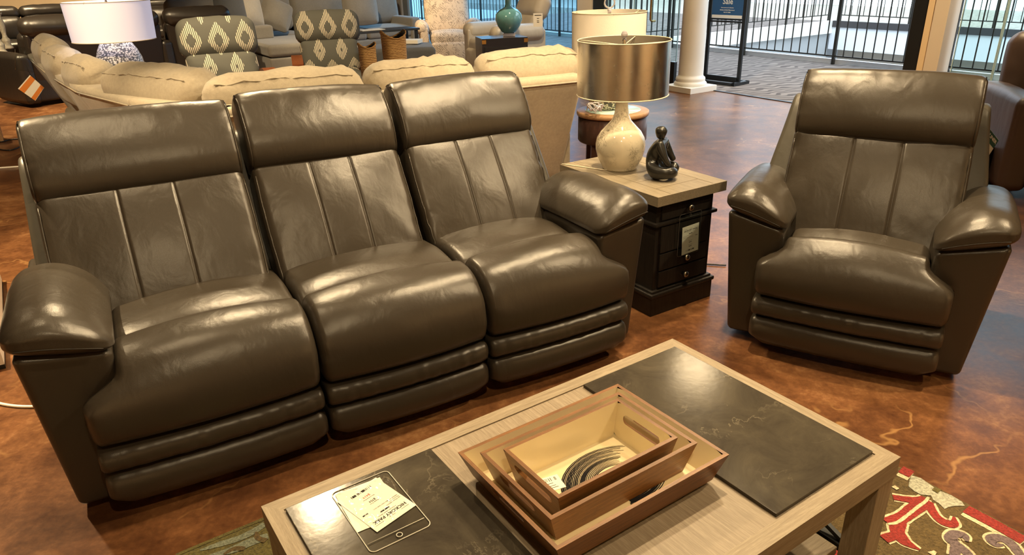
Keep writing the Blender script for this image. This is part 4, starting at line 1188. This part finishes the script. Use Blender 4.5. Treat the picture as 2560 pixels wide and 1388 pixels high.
# ------------------------------------------------------------------ lamps and small tables
def side_table(name, label, x, y, z, r, mat, topmat=None, legs=4, cat='side table'):
    t = thing(name, label, cat, (x, y, 0))
    MB().lathe([(r, z-.03), (r+.004, z-.02), (r+.004, z-.004), (r-.003, z)], 40).build('top', topmat or mat, t)
    MB().lathe([(r-.012, z-.2), (r-.006, z-.19), (r-.006, z-.031)], 40, smooth=True).build('apron', mat, t)
    for k in range(legs):
        a = 2*PI*(k+.5)/legs; q = (r-.05)
        MB().bar((q*math.cos(a), q*math.sin(a), z-.1), ((q+.01)*math.cos(a), (q+.01)*math.sin(a), 0), .045, 0).build('leg', mat, t)
    return t
rt = side_table('round_table', 'round dark brown table with glass inset top behind the silver lamp', .70, 4.80, .6, .235, DKWOOD, WALN)
MB().lathe([(.185, .6005), (.185, .603)], 40).build('glass_inset', GLASSE, rt)
def drum(parent, r0, r1, z0, z1, mat, lin, trim, spider=True, nsp=3):
    sh = MB(); sh.lathe([(r0, z0), (r1, z1)], 56, 0, cap=False); sh.lathe([(r1-.003, z1), (r0-.003, z0)], 56, 1, cap=False)
    for (r, z) in ((r1, z1), (r0, z0)): sh.tube([(r*math.cos(2*PI*k/56), r*math.sin(2*PI*k/56), z) for k in range(56)], .003, 6, 2, closed=True)
    o = sh.build('shade', [mat, lin, trim], parent, fixn=False)
    s2 = MB()
    for k in range(nsp):
        a = 2*PI*k/nsp+.5; s2.tube([(0, 0, z1-.03), (.8*r1*math.cos(a), .8*r1*math.sin(a), z1-.025), (r1*math.cos(a), r1*math.sin(a), z1-.004)], .003, 6)
    s2.build('spider', trim, o); return o
wl = thing('table_lamp', 'tall white drum lampshade lamp with dark pebbled base on the round table', 'lamp', (.665, 4.84, .605))
MB().lathe([(.085, 0), (.1, .01), (.125, .06), (.135, .11), (.12, .18), (.08, .24), (.035, .28), (.02, .29)], 40).build('pebble_base', PEBD, wl)
MB().lathe([(.01, .28), (.01, .58), (.005, .62)], 12).build('stem', CHROME, wl)
drum(wl, .236, .236, .305, .605, LINEN, LINEN, CRT)
fi = MB(); fi.tube([(.032*math.cos(2*PI*k/20), 0, .66+.032*math.sin(2*PI*k/20)) for k in range(20)], .005, 8, closed=True); fi.lathe([(.012, .59), (.012, .625)], 12); fi.build('finial', CRYST, wl, 'clear ring finial')
cl = MB()
rs = random.Random(4)
for k in range(3): cl.tube([(.05*math.cos(a*1.7+k)+.02*rs.random(), .045*math.sin(a+k), .012+.05*abs(math.sin(a*2+k))) for a in [2*PI*i/20 for i in range(20)]], .0035, 6, closed=True)
o = cl.build('coiled_cord', CRYST, None, 'clear coiled lamp cord on the round table', at_z(1483, 283, .615)); o['category'] = 'cord'
LT = (-2.80, 5.42)
side_table('side_table', 'dark side table under the white pebbled lamp behind the beige sectional', LT[0], LT[1], .56, .2, DKWOOD)
ll = thing('table_lamp', 'lit white drum shade lamp with white pebbled base at upper left', 'lamp', (LT[0], LT[1], .562))
MB().lathe([(.08, 0), (.1, .03), (.135, .12), (.157, .24), (.16, .33), (.152, .39), (.13, .45), (.1, .5), (.08, .525)], 44).build('pebble_base', PEBW, ll)
MB().lathe([(.01, .5), (.01, .76)], 12).build('stem', CHROME, ll)
SHW = NM('lit_white_shade', .8, col=(.8, .76, .8)); SHW.set('Emission Color', (.78, .76, 1.0)); SHW.set('Emission Strength', .26)
drum(ll, .272, .282, .515, .775, SHW.m, SHW.m, CRT)
MB().lathe([(.012, .755), (.012, .79), (.02, .8), (.012, .815)], 14).build('finial', CHROME, ll)
# rattan vases
tv = side_table('side_table', 'dark side table under the two woven rattan vases', -.98, 5.72, .60, .26, DKWOOD)
def vase(label, x, y, z, r, h, dip):
    t = thing('rattan_vase', label, 'vase', (x, y, z), R(25), 'woven rattan vases')
    def ring(rr, zz, dz):
        out = []
        for k in range(40):
            a = 2*PI*k/40; c, s = math.cos(a), math.sin(a); q = (abs(c)**3.2+abs(s)**3.2)**(-1/3.2)
            out.append(Vector((rr*q*c, rr*q*s, zz+dz*abs(c)**2)))
        return out
    b = MB(); vs = ring(r*.9, 0, 0)
    for k in range(1, 9): vs += ring(r*lerp(.9, 1, k/8), h*k/8, dip*(k/8))
    fs = [(i*40+k, i*40+(k+1) % 40, (i+1)*40+(k+1) % 40, (i+1)*40+k) for i in range(8) for k in range(40)]; fs.append(list(range(40))[::-1])
    b.add(vs, fs); b.build('woven_body', RATTAN, t)
    b = MB(); vs = ring(r*.97, h-.0, dip)+ring(r*.93, h*.3, 0); b.add(vs, [(k, (k+1) % 40, 40+(k+1) % 40, 40+k) for k in range(40)]+[list(range(40, 80))]); b.build('lining', BLKM, t)
    b = MB(); b.tube(ring(r*1.0, h, dip), .006, 6, closed=True); b.build('rim', RATTAN, t)
vase('shorter woven rattan vase left of the taller one', -1.04, 5.62, .602, .062, .355, .035)
vase('taller woven rattan vase right of the shorter one', -.86, 5.78, .602, .09, .405, .055)

# ------------------------------------------------------------------ background seating
def seat_chair(name, label, cat, loc, rz, mat, w=.9, d=.9, seat=.48, top=1.05, armh=.62, aw=.14, rake=14, roll=False, split=True, group=None, armmat=None, foot=True):
    t = thing(name, label, cat, loc, rz, group); hw = w/2; iw = w-2*aw
    def part(nm, size, c, r=.05, puff=(0, 0, 0), rx=0, m=mat, seed=0, p=None):
        b = MB()
        def fn(o, u): return o+Vector((0, .006*nz(seed+o.x*12, o.z*12, 1), .006*nz(seed+o.x*12, o.y*12, 2)))
        b.rbox(size, r, puff, 10, 4, fn, 0, Matrix.Translation(c) @ Matrix.Rotation(R(rx), 4, 'X')); return b.build(nm, m, p or t)
    part('base', (iw+.04, d*.8, .2), (0, d*.5, .18), .02)
    part('seat_cushion', (iw-.01, d*.72, .2), (0, d*.38-.03, seat-.09), .07, (0, .01, .03), 0, mat, 1)
    if foot: part('footrest', (iw-.02, .1, seat-.2), (0, .0, (seat-.2)/2+.07), .04, (0, .02, 0))
    bl = top-seat+.06
    y0 = d*.66
    cb = lambda s: (0, y0+.09+s*math.sin(R(rake)), seat-.06+s*math.cos(R(rake)))
    if split:
        part('back_cushion', (iw+.02, .2, bl*.56), cb(bl*.28), .07, (.01, .04, .01), -rake, mat, 3)
        part('head_cushion', (iw+.08, .22, bl*.5), cb(bl*.76), .09, (.01, .04, .02), -rake, mat, 5)
    else: part('back_cushion', (iw+.06, .2, bl), cb(bl*.5), .08, (.02, .05, .02), -rake, mat, 3)
    for q in (-1, 1):
        if roll:
            b = MB(); b.rbox((aw*.8, d*.86, armh-.1), .03, (0, 0, 0), 6, 3, None, 0, Matrix.Translation((q*(hw-aw*.45), d*.45, (armh-.1)/2+.06)))
            a_ = b.build('arm', mat, t)
            b = MB(); b.rbox((aw*1.25, d*.84, aw*1.2), aw*.55, (0, 0, 0), 8, 5, None, 0, Matrix.Translation((q*(hw-aw*.3), d*.43, armh-aw*.35))); b.build('arm_roll', mat, a_)
        elif armmat: 
            b = MB(); b.box((q*(hw-aw*.5), .42, armh-.3), (.05, .5, .56), 0, bev=.01)
            a_ = b.build('side_frame', armmat, t)
            b = MB(); n = 10; vs = []; fs = []
            poly = [(-.02+.72*k/n, armh-.04+.05*math.sin(PI*k/n)) for k in range(n+1)]; poly2 = [(y, z-.045) for y, z in reversed(poly)]
            b.prism([(q*(hw-aw*.5)-.055, y, z) for y, z in poly+poly2], (.11, 0, 0), 0); b.build('arm_rest', armmat, a_)
        else: part('arm', (aw, d*.86, armh-.06), (q*(hw-aw/2), d*.44, (armh-.06)/2+.05), .05, (0, 0, .02))
    return t
def onz(x, y, z, d): 
    r_ = ray(x, y); k = d/math.hypot(r_.x, r_.y); return (r_.x*k, r_.y*k, 0)
seat_chair('glider_rocker', 'left patterned glider rocker with wooden arms behind the sectional', 'armchair', onz(560, 110, 0, 6.75), R(24), IKAT, .86, .85, .5, 1.13, .68, .13, 16, armmat=REDW, group=None)
seat_chair('glider_rocker', 'right patterned glider rocker with wooden arms, beside the rattan vases', 'armchair', onz(830, 90, 0, 7.75), R(16), IKAT, .86, .85, .5, 1.10, .68, .13, 16, armmat=REDW)
seat_chair('floral_recliner', 'cream recliner with brown floral leaf print before the glass', 'armchair', onz(1125, 60, 0, 12.1), R(8), FLORAL, .98, .85, .52, 1.2, .66, .17, 12, True, False)
cr = seat_chair('cream_recliner', 'cream leather recliner facing left behind the teal lamp', 'armchair', onz(1190, 60, 0, 10.9), R(-62), LE_CRM, 1.0, 1.0, .52, 1.12, .68, .2, 24, True, True)
t = thing('price_tag', 'white price card hanging on the cream leather recliner back', 'price tag', onplane(1345, 50, 10.2), R(-8))
MB().box((0, 0, 0), (.125, .004, .17)).build('card', PAPER, t)
b = MB(); b.box((0, -.003, .06), (.09, .001, .008), 0)
for z in (.02, -.01, -.03): b.box((0, -.003, z), (.03, .001, .006), 0)
b.build('printing', INK, t)
# campaign chest and teal lamp
cc = onz(1262, 105, 0, 9.9)
ch = thing('campaign_chest', 'black campaign chest with brass corners under the teal lamp', 'chest', cc, R(14))
MB().box((0, .2, .315), (.62, .44, .61), 0, bev=.006).build('body', plain('black_lacquer', (.012, .014, .022), .25), ch)
for x in (-1, 1):
    for z in (.04, .58): MB().box((x*.285, -.022, z), (.055, .006, .05), 0).build('corner_plate', BRASS, ch)
for z in (.2, .42): 
    d_ = MB().box((0, -.024, z), (.56, .01, .19), 0, bev=.003).build('drawer', plain('black_drawer', (.013, .015, .02), .3), ch); MB().box((0, -.034, z), (.09, .012, .02), 0).build('pull', BRASS, d_)
tl_ = thing('table_lamp', 'teal glazed bottle shaped lamp on the black campaign chest', 'lamp', (cc[0]+.06, cc[1]+.22, .622))
MB().box((0, 0, .02), (.16, .16, .04), 0, bev=.004).build('foot', CRYST, tl_, 'clear acrylic foot')
MB().lathe([(.07, .04), (.1, .06), (.15, .13), (.18, .21), (.172, .28), (.12, .335), (.055, .365), (.042, .4), (.04, .5), (.044, .52)], 44).build('bottle_base', TEAL, tl_)
MB().lathe([(.02, .52), (.02, .6)], 12).build('stem', CHROME, tl_)
drum(tl_, .21, .19, .57, .85, LINEN, LINEN, CRT)
# grey sectional
gs = thing('sectional_sofa', 'grey tweed sectional sofa with chaise and throw pillows in the background', 'sectional sofa', at_z(700, 113, .45)*1.0, A33)
gs.location.z = 0
def gpart(nm, c, s, r=.05, puff=(0, 0, .01), m=GREYF, rx=0): 
    b = MB(); b.rbox(s, r, puff, 6, 3, None, 0, Matrix.Translation(c) @ Matrix.Rotation(R(rx), 4, 'X')); return b.build(nm, m, gs)
gpart('chaise_base', (.52, .8, .14), (1.4, 1.6, .24), .03); gpart('chaise_cushion', (.52, .8, .365), (1.42, 1.62, .19), .06)
gpart('arm', (-.02, 1.35, .56), (.6, .3, .22), .04)
gpart('seat_base', (1.1, 2.3, .14), (4.4, 1.1, .24), .03)
for k in range(4): gpart('seat_cushion', (-.55+1.1*k, 2.25, .36), (1.08, 1.0, .2), .06, (0, .01, .03))
for k in range(4): gpart('back_cushion', (-.55+1.1*k, 2.78, .78), (1.08, .3, .62), .1, (.01, .06, .02), GREYF, -12)
gpart('back_frame', (1.1, 3.02, .45), (4.5, .16, .8), .04)
gpart('side_arm', (3.2, 2.3, .32), (.2, 1.2, .58), .05)
def gpil(label, x, y, d, ang, tilt, s=.5, rl=0, m=GREYF, seed=0):
    p = onplane(x, y, d); b = MB()
    def fn(o, u):
        f = 1-.5*max(abs(u[0]), abs(u[2]))**6; o = o.copy(); o.y *= f; return o
    b.rbox((s, .14, s), .06, (.02, .07, .02), 10, 4, fn, 0, Matrix.Rotation(R(ang), 4, 'Z') @ Matrix.Rotation(R(tilt), 4, 'X') @ Matrix.Rotation(R(rl), 4, 'Y'))
    o = b.build('throw_pillow', m, None, label, p); o['category'] = 'pillow'; o['group'] = 'grey throw pillows'
gpil('grey throw pillow leaning diagonally in the middle of the grey sectional', 690, 36, 13.9, 38, -20, .5, 28)
gpil('pale grey throw pillow beside the left rocker top', 622, 26, 13.4, 60, -16, .5, 10, fabric('pale_grey_fabric', (.27, .25, .22)))
gpil('darker grey throw pillow at the left end of the grey sectional', 578, 26, 13.2, 40, -14, .48, 0, DGREY)
gpil('large grey throw pillow at the right end of the grey sectional', 900, 18, 14.6, 25, -14, .62, 0)
# dark table, ottoman, papers
dt = thing('console_table', 'thin black console table with a paper, behind the right rocker', 'table', onz(945, 66, 0, 11.3), A33)
MB().box((0, 0, .66), (1.15, .42, .03), 0, bev=.003).build('top', plain('black_table', (.03, .032, .036), .3), dt)
for x in (-1, 1):
    for y in (-1, 1): MB().box((x*.53, y*.17, .325), (.04, .04, .65)).build('leg', BLKM, dt)
o = MB().box((0, 0, .003), (.36, .22, .006)).build('paper_sheet', PAPER, None, 'white paper sheet lying on the black console table', (dt.location.x-.1, dt.location.y-.05, .676), A33); o['category'] = 'paper'
o2 = thing('ottoman', 'charcoal fabric ottoman in front of the floral recliner', 'ottoman', onz(985, 118, 0, 10.6), R(10))
b = MB(); b.rbox((1.1, .75, .2), .05, (0, 0, .02), 8, 3, None, 0, Matrix.Translation((0, 0, .4))); b.build('cushion', SLATE, o2)
b = MB(); b.rbox((1.06, .71, .2), .03, (0, 0, 0), 6, 3, None, 0, Matrix.Translation((0, 0, .21))); b.build('base', SLATE, o2)
for x in (-1, 1):
    for y in (-1, 1): MB().box((x*.46, y*.29, .06), (.05, .05, .12)).build('leg', BLKM, o2)
o = MB().box((0, 0, .025), (.3, .22, .05), 0, bev=.004).build('white_box', PAPER, None, 'flat white box lying on the charcoal ottoman', (o2.location.x+.22, o2.location.y+.08, .525), R(-12)); o['category'] = 'box'

# black leather sofas at upper left
def black_sofa(label, loc, rz, w, n, facing=False):
    t = thing('leather_sofa', label, 'sofa', loc, rz)
    def pt_(nm, c, s, r, puff=(0, 0, 0), rx=0):
        b = MB(); b.rbox(s, r, puff, 8, 4, lambda o, u: o+Vector((0, .01*nz(o.x*7, o.z*9, 1), .008*nz(o.x*9, 1, 3))), 0, Matrix.Translation(c) @ Matrix.Rotation(R(rx), 4, 'X')); return b.build(nm, LE_BLK, t)
    sw = (w-.3)/n
    pt_('base', (0, -.45, .2), (w-.28, .8, .3), .03)
    for k in range(n):
        x = -w/2+.15+sw*(k+.5)
        pt_('seat_cushion', (x, -.52, .42), (sw-.01, .7, .2), .07, (0, .02, .03))
        pt_('back_panel', (x, -.08, .46), (sw-.015, .1, .82), .02, (0, .0, 0), -8)
        pt_('back_cushion', (x, -.22, .68), (sw-.01, .2, .42), .08, (.01, .05, .02), -10)
        pt_('head_roll', (x, -.06, .94), (sw-.005, .26, .22), .09, (.01, .03, .02), -8)
    for q in (-1, 1): pt_('arm', (q*(w/2-.08), -.45, .34), (.18, .9, .6), .06, (0, 0, .02))
    return t
black_sofa('black leather sofa seen from behind, left of the white lamp', (-5.35, 9.95, 0), R(-126), 2.05, 2)
black_sofa('black leather loveseat seen from behind, above the left patterned rocker', (-4.42, 11.0, 0), R(-148), 1.2, 1)
black_sofa('glossy black leather sofa facing forward at the far upper left corner', onz(110, 30, 0, 16.0), R(38), 2.6, 3)
black_sofa('dark leather chair far behind, between the white lamp and the beige cabinet', onz(385, 15, 0, 17.6), R(30), 1.0, 1)
cb = thing('storage_cabinet', 'pale beige cabinet far behind the black loveseat', 'cabinet', onz(490, 15, 0, 18.0), R(25))
MB().box((0, 0, .75), (1.05, .5, 1.5), 0, bev=.005).build('body', plain('pale_cabinet', (.55, .46, .33), .6), cb)
for x in (-1, 1): MB().box((x*.255, -.256, .76), (.49, .02, 1.4), 0, bev=.004).build('door', plain('cabinet_door', (.6, .51, .38), .6), cb)
# low table with candlesticks, left edge
ct = thing('low_table', 'dark low table at far left carrying white candlesticks', 'table', (-6.95, 10.95, 0), R(38))
MB().box((-.35, 0, .44), (1.3, .6, .04), 0, bev=.004).build('top', DKWOOD, ct); MB().box((-.35, 0, .1), (1.2, .5, .03), 0).build('shelf', DKWOOD, ct)
for x in (-.95, .25):
    for y in (-1, 1): MB().box((x, y*.25, .21), (.06, .06, .42)).build('leg', DKWOOD, ct)
CS = [(.07, 0), (.075, .02), (.06, .04), (.05, .07), (.06, .1), (.06, .13), (.035, .16), (.028, .2), (.04, .28), (.045, .34), (.03, .42), (.028, .46), (.045, .48), (.05, .5)]
for lab, (x, y) in (('white turned candlestick nearer the front on the low table', (5, 134)), ('second white turned candlestick behind the first on the low table', (21, 122))):
    p = at_z(x, y, .462); k = .95
    o = MB().lathe([(r*1.1, z*k*1.15) for r, z in CS], 24).build('candlestick', ANTIQ, None, lab, (p.x, p.y, .461)); o['category'] = 'candlestick'; o['group'] = 'white candlesticks'
p = onplane(26, 183, 11.6)
o = MB().box((0, 0, .16), (.22, .01, .32), 0, Matrix.Rotation(R(35), 3, 'Z')).build('sign_holder', ACRYL, None, 'clear acrylic sign holder beside the low table at far left', (p.x, p.y, p.z-.16)); o['category'] = 'sign holder'
p = at_z(2, 356, 0)
o = MB().box((0, 0, .15), (.22, .22, .3), 0, Matrix.Rotation(R(33), 3, 'Z'), bev=.004).build('wooden_block', WALN, None, 'brown wooden furniture foot at the left photo edge beside black cords', (p.x-.13, p.y+.05, 0)); o['category'] = 'furniture foot'
# white plinth at left edge
wpn = thing('display_plinth', 'white panel with black foot on the floor at the left photo edge', 'display plinth', (0, 0, 0))
pa = at_z(15, 921, 0); pb = at_z(-2, 745, .08)
dv = Vector((-.55, .84, 0))
c0 = Vector((pa.x, pa.y, 0)); lft = Vector((-.84, -.5, 0))
b = MB(); b.prism([c0+lft*0, c0+lft*.5, c0+lft*.5+dv*1.1, c0+dv*1.1], (0, 0, .02), 0); b.build('foot', BLKM, wpn)
b = MB(); b.prism([c0+Vector((0, 0, .02)), c0+lft*.5+Vector((0, 0, .02)), c0+lft*.5+dv*1.1+Vector((0, 0, .02)), c0+dv*1.1+Vector((0, 0, .02))], (0, 0, .085), 0); b.build('body', WHITE, wpn)
# brown recliner at right edge
br = seat_chair('brown_recliner', 'brown leather recliner cut off by the right photo edge', 'armchair', (3.66, 4.38, 0), R(-15), LE_BRN, .95, .92, .48, .99, .66, .17, 10, False, False)
tb2 = tag(MB().box(onz(2500, 330, 0, 5.6), (.01, .01, .01), 0).build('x', BLKM)); D.objects.remove(tb2)
bt = thing('floor_box', 'black box on the floor behind the recliner at right', 'box', onz(2520, 360, 0, 5.9), A33)
MB().box((0, .2, .15), (.5, .4, .3), 0, bev=.01).build('body', BLKM, bt)

# ------------------------------------------------------------------ light
def spot(name, loc, tgt, power, col=(1, .75, .43), size=62, blend=.6, rad=.05):
    l = D.lights.new(name, 'SPOT'); l.energy = power; l.color = col; l.spot_size = R(size); l.spot_blend = blend; l.shadow_soft_size = rad
    o = D.objects.new(name, l); COL.objects.link(o); o.location = loc
    o.rotation_euler = (Vector(tgt)-Vector(loc)).to_track_quat('-Z', 'Y').to_euler()
    return o
LP = 1.0
for k, (loc, tgt, pw, sz, rd) in enumerate((  # first two read off tabletop reflections; several others added as fill
    ((-1.56, 4.5, 3.2), (-.7, 1.6, .3), 260, 75, .06), ((1.82, 6.2, 3.2), (.9, 2.6, .3), 45, 60, .2), ((1.3, 3.7, 3.25), (.9, 2.9, .3), 230, 115, .08), ((2.9, 6.0, 3.25), (2.2, 6.0, 0), 190, 85, .05),  # last one added to warm the floor behind the end table
    ((.7, 2.6, 3.25), (-.1, 2.5, .4), 230, 120, .05), ((2.7, 2.2, 3.25), (.5, 1.5, .4), 210, 70, .05), ((-1.2, 1.9, 3.25), (-.9, 2.5, .4), 60, 70, .05),
    ((.3, -.2, 3.25), (.2, 1.8, .4), 85, 70, .05), ((-7.0, 9.4, 3.25), (-7.5, 11.0, .6), 330, 50, .05), ((-3.0, 3.0, 3.25), (-2.3, 3.0, 0), 800, 62, .05), ((-3.0, 2.2, 3.25), (-3.3, 5.2, .7), 330, 42, .05), ((1.0, 1.2, 3.25), (.45, 4.5, .6), 260, 32, .05),  # includes spots added to brighten candlesticks, sectional and lampshades
    (us(-2, 2.2, 3.2), us(-4, 4.9, 1.2), 850, 110, .1), (us(4, 2.2, 3.2), us(5, 4.9, 1.2), 850, 110, .1), (us(-5, -1, 3.2), us(-8.9, -1, 1.2), 850, 110, .1), (us(2.0, 0.5, 3.2), us(2.6, 1.2, 0), 200, 90, .1),  # off-camera spots added to light unseen walls for reflections and fill
    ((-.6, 4.2, 3.25), (-.6, 4.1, .8), 95, 75, .05), ((-2.6, 4.3, 3.25), (-3.2, 5.4, .8), 160, 75, .05), ((-2.0, 5.9, 3.25), (-2.1, 7.5, .8), 420, 85, .05),
    ((-4.6, 8.6, 3.25), (-4.8, 9.8, .6), 420, 85, .05), ((-6.4, 8.0, 3.25), (-6.2, 9.0, 0), 700, 85, .05), ((-2.2, 10.8, 3.25), (-2.6, 13.8, .5), 560, 85, .05), ((.4, 8.9, 3.25), (-.3, 11.2, .6), 230, 85, .05),
    ((1.9, 4.2, 3.25), (1.0, 4.9, .7), 230, 80, .05), ((3.2, 5.2, 3.25), (3.9, 6.7, .6), 300, 80, .05), ((2.1, 7.9, 3.25), (2.3, 9.2, .6), 160, 80, .05), ((-8, 12.5, 3.25), (-8.6, 14.5, .5), 700, 85, .05), ((-5.6, 13.5, 3.25), (-6.4, 15.6, .8), 500, 85, .05))):
    spot('ceiling_and_fill_spot', loc, tgt, pw*LP, size=sz, rad=rd)
# daylight of the atrium
W = D.worlds.new('sky'); SC.world = W; W.use_nodes = True
bg = W.node_tree.nodes['Background']; bg.inputs[0].default_value = (.72, .86, 1.0, 1); bg.inputs[1].default_value = 1.3
sl = D.lights.new('atrium_skylight', 'AREA'); sl.shape = 'RECTANGLE'; sl.size = 8; sl.size_y = 26; sl.energy = 1900; sl.color = (.8, .9, 1.0)
so = D.objects.new('atrium_skylight', sl); COL.objects.link(so); so.location = us(14.5, -10, 7.5); so.rotation_euler = (0, 0, A33)
pl2 = D.lights.new('lamp_bulb', 'POINT'); pl2.energy = 3.5; pl2.color = (.85, .85, 1); pl2.shadow_soft_size = .05
po = D.objects.new('lamp_bulb', pl2); COL.objects.link(po); po.location = (LT[0], LT[1], 1.2)

SC.view_settings.view_transform = 'Standard'; SC.view_settings.look = 'None'; SC.view_settings.gamma = 1; SC.view_settings.exposure = .45
SC.view_settings.use_curve_mapping = False
SC.cycles.use_denoising = True
SC.cycles.max_bounces = 6; SC.cycles.diffuse_bounces = 3; SC.cycles.transparent_max_bounces = 12
SC.cycles.sample_clamp_indirect = 6; SC.cycles.caustics_reflective = False; SC.cycles.caustics_refractive = False
